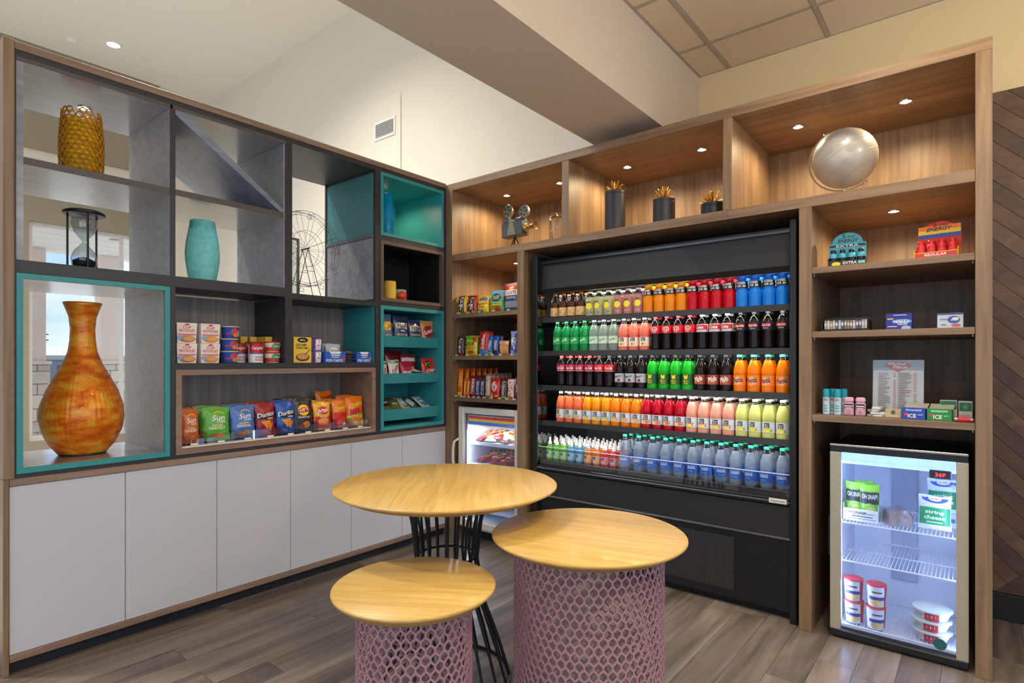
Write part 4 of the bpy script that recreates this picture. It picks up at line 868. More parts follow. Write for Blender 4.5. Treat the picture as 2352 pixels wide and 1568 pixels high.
# ================================================================ PACKAGED GOODS
def bag_geo(w, h, dep, seed, nu=14, nv=18):
    rnd = random.Random(seed); ph = [rnd.uniform(0, 6.3) for _ in range(6)]
    def sh(u, v):
        a = max(0., 1-abs(2*u)**3.2); b = min(1., max(0., math.sin(PI*min(1, max(0, (v-.05)/.90))))**.55)
        return a*b*(1+.06*math.sin(9*u+5*v+ph[0])+.05*math.sin(17*v+ph[1]-6*u))
    def X(u, v): return u*w*(1-.07*math.sin(PI*v)**.8)
    def Z(u, v): return h*v+.012*h*math.sin(7*u+ph[2])*v*v
    def S(x, z, e):
        v = min(.999, max(.001, z/h)); u = max(-.499, min(.499, x/w)); return (X(u, v), -dep/2*sh(u, v)-.0012-e, Z(u, v))
    V = []; F = []
    for side in (-1, 1):
        k = len(V)
        for j in range(nv+1):
            for i in range(nu+1):
                u = i/nu-.5; v = j/nv; y = side*(dep/2*sh(u, v)+.0008); V.append((X(u, v), y, Z(u, v)))
        for j in range(nv):
            for i in range(nu):
                q = (k+j*(nu+1)+i, k+j*(nu+1)+i+1, k+(j+1)*(nu+1)+i+1, k+(j+1)*(nu+1)+i); F.append(q if side < 0 else q[::-1])
    n = (nu+1)*(nv+1); rim = [i for i in range(nu+1)]+[j*(nu+1)+nu for j in range(1, nv+1)]+[nv*(nu+1)+i for i in range(nu-1, -1, -1)]+[j*(nu+1) for j in range(nv-1, 0, -1)]
    for a, b in zip(rim, rim[1:]+rim[:1]): F.append((b, a, a+n, b+n))
    return (V, F), S
def put(o, wall, s, d, z, rz=0, tilt=0, roll=0):
    o.location = (-d, s, z) if wall == 'A' else (s, d, z)
    o.rotation_euler = (-tilt, roll, rz+(PI/2 if wall == 'A' else 0)); return o
SEED_ = [100]
TAGM = card((236, 228, 206))
def product(kind, name, label, cat, wall, s, d, z, w, h, dep, col, items=(), group=None, rz=0, tilt=0, roll=0, lid=None, stripes=(), taper=.82):
    SEED_[0] += 1
    if kind == 'bag':
        geo, S = bag_geo(w, h, dep, SEED_[0]); body = foil(col); dz = 0
    elif kind == 'box':
        geo = cbox(-w/2, w/2, -dep/2, dep/2, 0, h, .0012); S = lambda x, z_, e: (x, -dep/2-e, z_); body = card(col)
    elif kind == 'tbox':
        a, b = w*.45, w/2; v = [(-a, -dep*.45, 0), (a, -dep*.45, 0), (a, dep*.45, 0), (-a, dep*.45, 0), (-b, -dep/2, h), (b, -dep/2, h), (b, dep/2, h), (-b, dep/2, h)]
        geo = (v, [(3, 2, 1, 0), (4, 5, 6, 7), (0, 1, 5, 4), (1, 2, 6, 5), (2, 3, 7, 6), (3, 0, 4, 7)]); body = card(col)
        S = lambda x, z_, e: (x*(.9+.1*z_/h), -dep*(.45+.05*z_/h)-e, z_)
    else:  # cup
        r0, r1 = w/2*taper, w/2*.94; geo = lathe([(r0-.003, 0), (r0, .002), (r1, h-.003)], 28); body = card(col)
        def S(x, z_, e):
            r = r0+(r1-r0)*z_/h+e+.0004; a = x/r-PI/2; return (r*math.cos(a), r*math.sin(a), z_)
    o = obj(name, geo, body, smooth=50 if kind != 'box' else 20); tag(o, label, cat, group)
    if kind == 'cup': obj('lid', lathe([(w/2*.94, h-.004), (w/2, h-.003), (w/2, h+.002), (w/2*.9, h+.004)], 28), card(lid or col), o, False)
    if items:
        g = G(); decals(g, S, w, h, items); obj('front_print', g, None, o, False, smooth=0)
    if kind == 'bag':
        for v in (.018, .972):
            g = G(); decals(g, S, w, h, [('r', 0, v, .98, .034, foil(tuple(int(c*.86) for c in col)), 10)]); obj('crimped_seal', g, None, o, False)
    return put(o, wall, s, d, z, rz, tilt, roll)
def T(s, u, v, w, h, c=WHITE, r=0, sh=0, b=.03): return ('t', s, u, v, w, h, c, {'r': r, 's': sh, 'b': b})
def again(o, wall, s, d, z, label, rz=None, group=None):
    c = dup(o, None, None, label, group); c.location = (-d, s, z) if wall == 'A' else (s, d, z)
    if rz is not None: c.rotation_euler = (o.rotation_euler[0], o.rotation_euler[1], rz+(PI/2 if wall == 'A' else 0))
    return c
ORG = (232, 130, 30)
# ---- display shelf, upper food row (z 1.408)
Z3 = 1.4083
NOOD = lambda c: [T('CUP', 0, .78, .42, .13, RED), T('NOODLES', 0, .62, .78, .14, RED), ('e', .02, .2, .44, .17, c), ('e', .1, .22, .3, .11, (224, 170, 90)), ('e', -.36, .26, .14, .1, (120, 180, 220)), ('r', 0, .42, .9, .08, (214, 120, 130)), ('e', 0, .92, .12, .04, RED)]
a = product('tbox', 'noodle_cup', 'white noodle cup with red lettering, lower front one at far left', 'noodle cup', 'A', -1.968, .09, Z3, .108, .112, .10, (238, 228, 214), NOOD((190, 110, 90)), 'white instant noodle cups')
b = product('tbox', 'noodle_cup', 'white noodle cup with orange band, lower front one beside the blue cups', 'noodle cup', 'A', -1.842, .09, Z3, .108, .112, .10, (238, 228, 214), NOOD((226, 130, 60)), 'white instant noodle cups')
again(a, 'A', -1.968, .092, Z3+.1135, 'white noodle cup with red lettering, upper front one at far left'); again(b, 'A', -1.842, .088, Z3+.1135, 'white noodle cup with orange band, upper front one beside the blue cups')
for s, o in ((-1.962, a), (-1.835, b)):
    for k, q in enumerate(('lower', 'upper')): again(o, 'A', s, .2, Z3+k*.1135, '%s back noodle cup behind the %s front stack' % (q, 'left' if s < -1.9 else 'right'))
o = product('cup', 'pasta_cup', 'blue pasta cup, bottom of the stack of three', 'pasta cup', 'A', -1.720, .075, Z3, .102, .068, .1, (34, 66, 150), [('e', .1, .55, .26, .34, (60, 110, 200)), ('e', .12, .66, .2, .2, (220, 60, 50)), ('e', .16, .28, .16, .2, ORG), ('r', -.2, .4, .4, .14, (200, 40, 60)), ('r', .42, .4, .18, .5, WHITE)], 'blue pasta cups', lid=(206, 196, 150))
again(o, 'A', -1.722, .075, Z3+.0735, 'blue pasta cup, middle of the stack of three'); again(o, 'A', -1.716, .075, Z3+.147, 'blue pasta cup, top of the stack of three')
o = product('cup', 'soup_cup', 'red and white soup cup in front, left of the red-lidded tubs', 'soup cup', 'A', -1.558, .075, Z3, .088, .118, .1, (232, 230, 230), [('r', 0, .76, 1.4, .46, (196, 30, 44)), T("Campbell's", 0, .76, .98, .22, WHITE, 0, .3), ('r', 0, .5, 1.4, .06, (70, 90, 150)), T('CHICKEN', .05, .3, .6, .1, (170, 50, 50)), T('NOODLE', .05, .16, .6, .1, (170, 50, 50))], 'red and white soup cups', lid=(170, 24, 36), taper=.97)
again(o, 'A', -1.622, .165, Z3, 'red and white soup cup just behind and left of the front one'); again(o, 'A', -1.640, .27, Z3, 'red and white soup cup at the back beside the blue cups')
o = product('cup', 'noodle_tub', 'white tub with red lid, lower front one', 'noodle tub', 'A', -1.452, .075, Z3, .104, .062, .1, (236, 226, 200), [('r', 0, .3, 1.4, .4, (206, 60, 44)), ('p', [(-.25, .7), (-.1, .95), (.1, .85), (.3, .9), (.22, .5), (.3, .3), (0, .4), (-.2, .25)], (70, 140, 90)), T('Tubs', 0, .62, .4, .2, WHITE)], 'white tubs with red lids', lid=(196, 34, 44), taper=.78)
again(o, 'A', -1.450, .075, Z3+.067, 'white tub with red lid, upper front one'); again(o, 'A', -1.512, .19, Z3, 'white tub with red lid, lower back one'); again(o, 'A', -1.512, .19, Z3+.067, 'white tub with red lid, upper back one')
YB = [('e', 0, .22, .38, .16, (70, 50, 40)), ('e', 0, .25, .32, .12, (206, 150, 90)), ('e', 0, .885, .3, .1, BLACK), T('Mio', 0, .885, .3, .06, WHITE), T('SESAME', -.08, .70, .6, .08, (70, 60, 30)), T('TERIYAKI', -.04, .58, .7, .09, (70, 60, 30)), ('p', [(.1, .34), (.42, .54), (.44, .52), (.12, .3)], (120, 80, 40))]
o = product('box', 'noodle_box', 'yellow noodle box with bowl picture, front one right of the upright', 'noodle box', 'A', -1.262, .06, Z3, .128, .168, .045, (232, 196, 70), YB, 'yellow noodle boxes')
for k, (s, d) in enumerate(((-1.4335, .212), (-1.484, .315), (-1.545, .315))): again(o, 'A', s, d, Z3, 'yellow noodle box turned edge-on left of the upright, %s' % ('nearest it', 'second from it', 'farthest from it')[k], PI/2)
o = product('cup', 'purple_lid_cup', 'white snack cup with purple lid, lower of the two', 'snack cup', 'A', -1.150, .055, Z3, .066, .078, .1, (214, 196, 214), [('r', 0, .6, .7, .5, WHITE), T('2', .02, .7, .16, .24, BLACK), T('MIN', .02, .42, .4, .12, BLACK), ('r', -.5, .5, .3, .9, (110, 60, 140))], 'snack cups with purple lids', lid=(104, 60, 140), taper=.84)
again(o, 'A', -1.150, .055, Z3+.084, 'white snack cup with purple lid, upper of the two')
product('bag', 'blue_cracker_bag', 'blue snack bag behind the blue toaster pastry box', 'snack bag', 'A', -1.075, .17, Z3, .105, .135, .03, (30, 104, 176), [T('Cape', -.05, .6, .6, .2, WHITE, 10, .3)], None, tilt=.12)
o = product('bag', 'silver_cracker_bag', 'silver grey snack bag, frontmost of the row', 'snack bag', 'A', -.955, .15, Z3, .125, .135, .03, (178, 192, 200), [('e', 0, .62, .32, .18, WHITE), T('Golden', 0, .62, .5, .14, (70, 80, 90)), ('e', 0, .25, .3, .12, (206, 160, 90))], 'silver grey snack bags', tilt=.1)
for k in range(3): again(o, 'A', -.962-.008*k, .19+.04*k, Z3, 'silver grey snack bag, %s behind the frontmost' % ('first', 'second', 'third')[k])
PT = lambda c: [('r', 0, .5, 1, .98, (44, 96, 186)), ('p', [(-.3, 1.), (.3, 1.), (.22, .8), (-.22, .8)], (230, 236, 244)), T('POP-TARTS', -.04, .2, .8, .24, WHITE), ('r', 0, .68, .44, .09, WHITE), ('r', 0, .5, .36, .06, WHITE), ('e', .4, .4, .08, .16, c)]
product('box', 'toaster_pastry_box', 'blue toaster pastry box with red fruit, left of the wrapped bars', 'pastry box', 'A', -1.027, .055, Z3, .160, .076, .07, (44, 96, 186), PT((206, 40, 50)), 'blue toaster pastry boxes')
product('box', 'toaster_pastry_box', 'blue toaster pastry box with orange fruit, right of the wrapped bars', 'pastry box', 'A', -.788, .055, Z3, .128, .076, .07, (44, 96, 186), PT((206, 110, 50)), 'blue toaster pastry boxes')
for k in range(4): product('bag', 'wrapped_cookie_pack', 'blue and brown wrapped cookie pack, %s of the pile' % ('lowest', 'second', 'third', 'topmost')[k], 'cookie pack', 'A', -.900+.004*(k % 2), .025, Z3+.004+.020*k, .082, .085, .018, (70, 78, 110), [('e', -.1, .4, .3, .3, (150, 100, 70)), ('r', .2, .6, .4, .3, (200, 206, 216)), ('e', .3, .3, .12, .14, (160, 60, 50))], 'wrapped cookie packs', tilt=1.42)

# ---- chips in the oak cubby
ZC = .9465
SUN = lambda c, t2: [('e', .08, .78, .20, .1, YEL), ('e', .08, .755, .19, .1, c), T('Sun', .05, .68, .52, .16, WHITE, 4, .25, .04), T('CHIPS', .16, .56, .34, .07, WHITE), T(t2, 0, .38, .62, .09, (250, 240, 220)), ('e', .12, .16, .16, .08, (206, 140, 70)), ('e', -.14, .15, .14, .07, (196, 120, 60)), ('r', 0, .46, .4, .025, (250, 220, 80))]
DOR = lambda c: [('p', [(-.5, .62), (.5, .72), (.5, .56), (0, .5), (-.5, .5)], BLACK), T('Doritos', 0, .64, .9, .14, WHITE, 8, .2, .05), ('p', [(-.3, .44), (.22, .46), (.05, .18)], (238, 150, 40)), ('p', [(.0, .34), (.36, .4), (.2, .14)], (226, 130, 30)), ('r', .2, .52, .3, .03, (220, 220, 220))]
CHIPS = [('bag of multigrain chips, orange, at the far left', -1.940, .112, .192, (206, 96, 40), SUN((206, 96, 40), 'GARDEN')),
         ('bag of multigrain chips, bright green', -1.793, .160, .196, (96, 176, 56), SUN((96, 176, 56), 'HARVEST')),
         ('bag of multigrain chips, pale blue', -1.636, .158, .196, (76, 118, 186), SUN((76, 118, 186), 'ORIGINAL')),
         ('bag of tortilla chips, dark red', -1.494, .136, .205, (156, 26, 34), DOR(0)),
         ('bag of tortilla chips, royal blue', -1.358, .142, .208, (24, 84, 170), DOR(0)),
         ('bag of potato chips, black with round yellow emblem', -1.236, .150, .228, (32, 32, 34), [('e', 0, .62, .30, .16, YEL), ('p', [(-.28, .66), (.28, .74), (.28, .58), (-.28, .52)], (200, 30, 40)), T("Lay's", 0, .64, .46, .14, WHITE, 10, .2, .04), T('BARBECUE', 0, .42, .6, .05, WHITE), ('e', .12, .2, .2, .1, (206, 120, 50)), ('e', -.14, .16, .16, .08, (150, 60, 40))]),
         ('bag of corn chips, yellow and red', -1.092, .140, .190, (238, 176, 40), [('r', 0, .26, .92, .44, (206, 40, 34)), ('e', 0, .68, .34, .14, (206, 34, 40)), T('Fritos', 0, .68, .62, .16, WHITE, 12, .15, .05), ('e', 0, .3, .32, .12, (232, 150, 60)), T('ORIGINAL', 0, .46, .5, .05, WHITE)]),
         ('bag of hot cheese puffs, orange and red', -.952, .128, .195, (232, 122, 24), [('r', 0, .3, .92, .5, (200, 36, 34)), T('Cheetos', 0, .72, .9, .16, (240, 190, 40), 12, .1, .06), ('e', .1, .3, .24, .1, (224, 70, 30)), ('e', -.12, .2, .2, .09, (240, 90, 40)), ('e', .22, .14, .1, .06, WHITE)]),
         ('bag of cheese puffs, orange with yellow-green base', -.828, .150, .215, (236, 118, 24), [('p', [(-.46, .56), (.46, .62), (.46, .04), (-.46, .04)], (196, 40, 44)), ('p', [(-.46, .36), (.46, .46), (.46, .04), (-.46, .04)], (190, 206, 60)), T('Cheetos', .04, .74, .88, .16, (246, 206, 40), 14, .1, .06), ('e', -.1, .26, .2, .08, (230, 130, 40)), ('e', .1, .2, .22, .09, (236, 110, 40)), ('e', .0, .12, .08, .05, WHITE)])]
ACR = glassy('acrylic_bin_clear', (246, 248, 252), .09)
for i, (lb, s, w, h, c, it) in enumerate(CHIPS):
    o = product('bag', 'chip_bag', lb+', front of its bin', 'chip bag', 'A', s, .075, ZC+.006, w*.95, h, .046, c, it, 'chip bags in the oak cubby', rz=(-.1 if i == 1 else .06*math.sin(i*2.1)), tilt=.10)
    for k in range(2):
        ang = .05*math.sin(i+3*k); again(o, 'A', s+.006*math.sin(i*3+k), .135+.055*k, ZC+.006+.004*k, lb+', %s behind the front one' % ('first', 'second')[k], ang)
    t = thing('acrylic_bin', 'clear acrylic bin holding the '+lb.replace('bag of ', ''), 'bin', (-.12, s, ZC), PI/2, 'clear bins under the chip bags')
    hw = w/2-.002
    obj('bin_front', box(-hw, hw, -.1035, -.1015, .001, .055), ACR, t, False); obj('bin_side', box(-hw, -hw+.002, -.1015, .15, .001, .07), ACR, t, False); obj('bin_side', box(hw-.002, hw, -.1015, .15, .001, .07), ACR, t, False)
    obj('price_tag', box(-.02, .02, -.106, -.1038, .002, .012), TAGM, t, False)
product('bag', 'chip_bag', 'orange cheese puff bag standing tallest at the back of the cubby', 'chip bag', 'A', -.955, .27, ZC+.006, .13, .25, .05, (232, 112, 24), [T('Cheetos', .1, .82, .7, .12, (60, 50, 30), 14, .1, .05)], 'chip bags in the oak cubby', tilt=.05)
product('bag', 'chip_bag', 'black chip bag leaning behind the round emblem bag', 'chip bag', 'A', -1.30, .24, ZC+.006, .12, .215, .05, (30, 30, 34), [], 'chip bags in the oak cubby', rz=.3, tilt=.05)

# ---- trays of the teal cubby
for lb, s, w, h, c, it in (('chocolate pretzel bag, silver blue and yellow', -.545, .125, .24, (96, 120, 150), [('p', [(-.5, .7), (.5, .78), (.5, .5), (-.5, .42)], (236, 190, 40)), T('Flipz', 0, .6, .92, .24, (110, 60, 20), 6, .1, .06), ('r', 0, .26, .8, .14, (70, 50, 44)), T('MILK CHOCOLATE', 0, .3, .8, .07, WHITE), ('e', .1, .1, .3, .08, (110, 70, 40))]),
                           ('navy kettle chip bag, left one', -.395, .148, .225, (44, 60, 104), [T('KETTLE', 0, .68, .84, .2, (232, 220, 176), 0, 0, .05), T('BRAND', 0, .5, .3, .06, WHITE), T('POTATO CHIPS', 0, .36, .76, .08, (232, 220, 176)), ('r', -.2, .14, .16, .12, (226, 190, 90))]),
                           ('navy kettle chip bag, right one', -.255, .138, .208, (50, 64, 104), [T('KETTLE', 0, .66, .84, .22, (232, 220, 176), 0, 0, .05), T('POTATO CHIPS', 0, .4, .76, .08, (232, 220, 176)), ('e', 0, .2, .2, .06, (210, 180, 100))]),
                           ('tan snack mix bag with red emblem', -.122, .142, .208, (206, 152, 84), [('e', 0, .55, .42, .26, (160, 30, 50)), T("Gardetto's", 0, .58, .8, .16, WHITE, 20, .25), ('r', .1, .28, .5, .06, (240, 220, 180)), ('e', .1, .12, .3, .08, (226, 190, 130))])):
    o = product('bag', 'snack_bag', lb+', front of the upper teal tray', 'snack bag', 'A', s, .075, 1.540, w*.98, h, .045, c, it, 'snack bags in the upper teal tray', tilt=.12)
    again(o, 'A', s+.01, .135, 1.545, lb+', second in the upper teal tray', -.06)
for lb, s, d, w, h, c, it in (('white corn snack bag, leftmost', -.570, .07, .072, .155, (228, 222, 212), [T('Corn', -.06, .5, .7, .2, RED, 70, .2, .05), ('r', 0, .88, .9, .1, (60, 130, 90))]),
                              ('white corn snack bag, green topped', -.470, .07, .108, .165, (230, 226, 216), [('r', 0, .9, .92, .12, (50, 140, 100)), T('Corn', 0, .55, .8, .22, RED, 50, .2, .06), T('Nuts', .1, .25, .4, .1, (180, 60, 50), 40)]),
                              ('pink trail mix pouch', -.348, .07, .12, .15, (186, 36, 76), [('r', 0, .84, .9, .2, (160, 24, 60)), T('Mixed', 0, .45, .8, .2, WHITE, 10, .25, .04), ('r', .1, .25, .5, .05, (240, 190, 200))]),
                              ('red crisps pouch, front', -.112, .07, .16, .18, (206, 40, 40), [('e', -.1, .72, .26, .16, (60, 50, 30)), T('RITZ', -.1, .72, .4, .14, (240, 200, 60)), T('Crisps', .06, .42, .7, .2, WHITE, 10, .25, .04), ('r', 0, .12, .94, .2, (70, 130, 70)), ('e', .25, .2, .2, .1, (220, 180, 110))]),
                              ('dark red jerky pouch, tallest at the back', -.36, .20, .17, .24, (130, 26, 30), [('e', 0, .6, .3, .16, (90, 40, 30)), T('RITZ', 0, .6, .4, .12, (220, 190, 60))]),
                              ('red and white pouch, back right', -.235, .17, .16, .21, (160, 36, 40), [('r', 0, .8, .9, .14, (226, 226, 226)), ('e', .1, .4, .24, .14, (220, 190, 60))])):
    product('bag', 'snack_pouch', lb+' of the middle teal tray', 'snack pouch', 'A', s, d, 1.265, w, h, .035, c, it, 'pouches in the middle teal tray', tilt=.14, rz=.05*math.sin(s*40))
for k in range(4): product('bag', 'nut_packet', 'white and dark nut packet, %s of the pile in the middle teal tray' % ('lowest', 'second', 'third', 'topmost')[k], 'nut packet', 'A', -.238, .045, 1.280+.018*k, .088, .10, .016, ((70, 66, 64), (226, 222, 214))[k % 2], [('r', 0, .5, .8, .3, (236, 232, 224)), ('e', .2, .3, .16, .16, (150, 50, 40))], 'nut packets', tilt=1.35, rz=.15*(k-1))
for k, (s, c, c2, q) in enumerate(((-.592, (40, 56, 120), (90, 120, 200), 'navy'), (-.515, (84, 150, 60), (60, 50, 40), 'green and brown'), (-.425, (120, 96, 60), (90, 140, 70), 'brown and green'), (-.325, (206, 184, 140), (160, 196, 214), 'tan'), (-.222, (30, 100, 70), (216, 226, 226), 'dark green'), (-.125, (214, 214, 204), (90, 150, 190), 'white'))):
    product('bag', 'granola_bar', '%s granola bar lying in the lowest teal tray' % q, 'granola bar', 'A', s, .085, 1.03+.006*(k % 2), .085, .17, .02, c, [('r', 0, .5, .7, .5, c2), ('r', 0, .55, .5, .12, WHITE), ('e', .1, .25, .25, .08, (150, 110, 70))], 'granola bars in the lowest teal tray', tilt=1.05, rz=.35*math.sin(k*1.7+1))
    product('bag', 'granola_bar', '%s granola bar lying deeper in the lowest teal tray' % q, 'granola bar', 'A', s+.03, .125, 1.045, .085, .17, .02, tuple(int(v*.85) for v in c), [('r', 0, .5, .7, .5, c2), ('r', 0, .55, .5, .12, WHITE)], 'granola bars in the lowest teal tray', tilt=1.1, rz=-.3*math.sin(k*1.3))

# ---- candy shelves of the wall unit
def candy(z, rows, shelf):
    for lb, x, w, h, dep, c, it, n_ in rows:
        o = product('bag', 'candy_pack', lb+', front of the %s candy shelf' % shelf, 'candy', 'B', x, .055, z, w, h, dep, c, it, 'candy on the %s candy shelf' % shelf, rz=.06*math.sin(x*50), tilt=.06)
        t = tag(obj('price_tag', G().add(box(-.014, .014, -.001, .001, 0, .010), TAGM).add(box(-.010, .010, -.0014, -.001, .003, .006), ink((90, 80, 70))), None), 'small cream price tag before the %s' % lb, 'price tag', 'price tags on the candy shelves'); t.location = (x, .010, z+.0005)
        for k in range(n_): again(o, 'B', x+.014*(k+1)*(1 if x < .3 else -.3), .055+.055*(k+1), z, lb+', %s on the %s candy shelf' % (('second in its row', 'third in its row', 'fourth in its row', 'fifth in its row', 'sixth in its row', 'seventh in its row')[k], shelf))
MM = lambda c2: [T("m&m's", 0, .55, 1.15, .62, WHITE, 74, 0, .07), ('e', .2, .1, .18, .08, c2)] if False else [('r', 0, .52, .62, .8, (80, 44, 30)), ('t', "m&m's", -.02, .54, 1.05, .36, WHITE, {'r': 84, 'b': .06}), ('e', .2, .1, .2, .08, c2)]
def MMS(w, h, c2): # tall lettering running up the pack
    k = h/w; return [('r', 0, .53, .58, .82, (70, 40, 30)), ('t', "m&m's", 0, .53, .74*k, .46/k, WHITE, {'r': 85, 'b': .07}), ('e', .2, .08, .22, .06, c2)]
def UP(txt, w, h, col, ln=.8, th=.5, sh=0., b=.05, v=.5):
    k = h/w; return ('t', txt, 0, v, ln*k, th/k, col, {'r': 86, 'b': b, 's': sh})
candy(1.7995, (('yellow peanut chocolate candy bag', .135, .105, .155, .04, (236, 184, 20), MMS(.105, .155, (60, 140, 60)), 2), ('red chocolate candy bag', .248, .105, .146, .04, (214, 46, 28), MMS(.105, .146, (230, 200, 40)), 2),
              ('yellow gummy fish bag', .365, .128, .142, .04, (240, 200, 30), [('e', .1, .74, .34, .14, (60, 130, 190)), ('p', [(-.2, .8), (.1, .86), (.3, .74), (.05, .68)], (220, 70, 40)), ('e', 0, .42, .46, .24, (246, 224, 60)), T('Swedish', 0, .5, .84, .16, RED, 4, .1, .05), T('Fish', 0, .33, .5, .15, RED, 4, .1, .05), ('r', -.2, .1, .5, .12, (70, 140, 190))], 1),
              ('green and blue fruit snack pouch', .512, .135, .168, .045, (96, 160, 70), [('r', 0, .84, .94, .3, (110, 176, 220)), ('e', 0, .66, .36, .18, (30, 80, 44)), T('BLACK', 0, .70, .44, .08, WHITE), T('FOREST', 0, .60, .48, .08, WHITE), T('Fruit Snacks', 0, .42, .8, .08, WHITE), ('r', 0, .32, .8, .05, (230, 220, 60)), ('e', -.2, .14, .18, .1, (220, 120, 40)), ('e', .1, .15, .2, .1, (200, 60, 40)), ('p', [(.2, .86), (.34, .92), (.36, .8)], (200, 40, 50))], 1),
              ('red, white and blue sunflower seed bag', .660, .150, .215, .045, (38, 84, 140), [('r', 0, .86, .94, .24, (190, 30, 44)), ('e', 0, .80, .16, .06, (236, 190, 60)), ('r', 0, .64, .94, .2, WHITE), T('DAVID', 0, .64, .86, .14, (190, 30, 44), 0, 0, .06), T('ORIGINAL', 0, .46, .7, .08, (226, 196, 120)), ('r', 0, .22, .86, .22, (150, 152, 150))], 1)), 'top')
candy(1.4625, (('brown chocolate candy bag', .118, .076, .158, .03, (84, 52, 40), MMS(.076, .158, (200, 50, 40)), 2),
              ('lime green sour candy bag', .238, .140, .160, .04, (206, 206, 40), [('r', 0, .88, .94, .18, (90, 190, 40)), ('p', [(.1, .9), (.48, .96), (.48, .66), (.24, .7)], (206, 60, 40)), T('SOUR', 0, .6, .76, .18, (30, 90, 40), 0, 0, .08), T('PATCH', 0, .4, .82, .18, (226, 110, 20), 0, 0, .08), ('e', .05, .18, .24, .08, (200, 60, 90))], 1),
              ('tall red fruit candy bag', .372, .098, .192, .035, (206, 24, 34), [UP('Skittles', .098, .192, WHITE, .62, .4, 0, .06, .56), ('r', 0, .12, .9, .2, (60, 150, 210)), ('e', .2, .9, .14, .05, (80, 170, 60))], 1),
              ('blue sandwich cookie sleeve, left', .440, .052, .155, .03, (36, 84, 160), [UP('OREO', .052, .155, WHITE, .5, .5), ('r', 0, .1, .9, .16, (150, 180, 80))], 1),
              ('blue sandwich cookie sleeve, right', .500, .052, .155, .03, (30, 74, 150), [UP('OREO', .052, .155, WHITE, .5, .5), ('e', .1, .2, .3, .08, (40, 30, 30))], 1),
              ('clear bag of peanut cookies', .580, .102, .115, .04, (186, 120, 70), [('r', 0, .84, .9, .2, (226, 200, 160)), ('e', -.1, .5, .24, .2, (222, 166, 96)), ('e', .2, .42, .22, .2, (206, 150, 84)), ('e', 0, .22, .24, .16, (214, 160, 100)), T('Nutter', 0, .84, .6, .12, (190, 40, 50))], 0),
              ('blue and white wafer pack', .690, .096, .185, .035, (150, 164, 206), [('r', .16, .5, .36, .8, (60, 76, 160)), UP('MILKY', .096, .185, WHITE, .5, .3), ('e', -.25, .6, .14, .12, WHITE), ('e', -.22, .3, .14, .1, (70, 90, 170))], 1)), 'middle')
candy(1.1305, (('tall orange peanut butter cup pack', .110, .060, .228, .02, (236, 104, 14), [UP("Reese's", .060, .228, YEL, .5, .6, .2, .05, .6), ('r', 0, .1, .8, .12, (236, 206, 40))], 6),
              ('slim orange peanut bar, left', .165, .030, .145, .018, (226, 100, 30), [UP("Reese's", .03, .145, YEL, .7, .7)], 1), ('slim orange peanut bar, right', .200, .030, .145, .018, (222, 92, 30), [UP("Reese's", .03, .145, YEL, .7, .7)], 1),
              ('dark red licorice pack', .250, .052, .172, .02, (150, 20, 40), [UP('Twizzlers', .052, .172, WHITE, .72, .6, .2)], 2),
              ('brown nougat bar, left', .305, .044, .152, .02, (74, 52, 50), [('r', 0, .5, .6, .76, (60, 80, 160)), UP('SNICKERS', .044, .152, WHITE, .7, .5, .2)], 1), ('brown nougat bar, right', .355, .044, .152, .02, (74, 52, 50), [('r', 0, .5, .6, .76, (60, 80, 160)), UP('SNICKERS', .044, .152, WHITE, .7, .5, .2)], 1),
              ('gold and brown caramel bar', .415, .056, .190, .02, (150, 120, 90), [('r', 0, .5, .7, .8, (206, 190, 170)), UP('TWIX', .056, .19, (190, 40, 40), .6, .6)], 5),
              ('red wafer bar pack', .488, .098, .155, .025, (214, 34, 28), [('e', 0, .6, .3, .26, WHITE), ('t', 'KitKat', 0, .6, .9, .26, (214, 34, 28), {'r': 66, 'b': .06}), ('p', [(-.45, .05), (-.1, .05), (-.3, .3)], (236, 206, 130)), ('r', .2, .12, .3, .1, (240, 210, 60))], 3),
              ('dark brown chocolate bar', .575, .062, .150, .02, (58, 40, 36), [UP("HERSHEY'S", .062, .15, (214, 206, 196), .8, .5), ('r', 0, .08, .9, .1, (186, 170, 80))], 2),
              ('white and red peanut caramel bar', .645, .060, .152, .02, (226, 206, 190), [UP('PAYDAY', .06, .152, (206, 40, 40), .8, .7, .1, .06), ('r', 0, .06, .9, .08, (150, 90, 50))], 2),
              ('purple chocolate bar', .715, .050, .170, .02, (110, 50, 130), [UP('milk', .05, .17, WHITE, .4, .5, .2)], 2)), 'lower')

# ---- frozen treats in the freezer
random.seed(31)
k = 0
for z, n_, cs in ((.756, 12, ((190, 44, 44), (206, 60, 50), (96, 60, 46), (206, 190, 180))), (.581, 11, ((170, 40, 50), (190, 60, 60), (120, 40, 44))), (.221, 7, ((40, 90, 190), (60, 120, 206), (30, 70, 160)))):
    for i in range(n_):
        x = .19+.043*i if n_ > 7 else .22+.07*i; lay = i % 3; c = cs[i % len(cs)]
        product('bag', 'ice_cream_pack', '%s wrapped ice cream, %s on the %s freezer shelf' % ('blue' if z < .3 else ('brown' if c[0] < 130 else ('white' if c[2] > 100 else 'red')), nth(i, n_), {.756: 'upper', .581: 'second', .221: 'lowest'}[z]), 'ice cream', 'B', min(x, .66), .19+.04*lay, z+.012+.016*lay, .10, .17, .028, c, [('e', .1, .6, .28, .22, (226, 186, 90)), ('e', .1, .6, .18, .14, (120, 70, 40)), ('r', -.2, .3, .4, .12, WHITE), ('r', .2, .85, .3, .1, (236, 226, 216))], 'wrapped ice creams in the freezer', tilt=1.3+random.uniform(-.12, .05), rz=random.uniform(-.7, .7)); k += 1

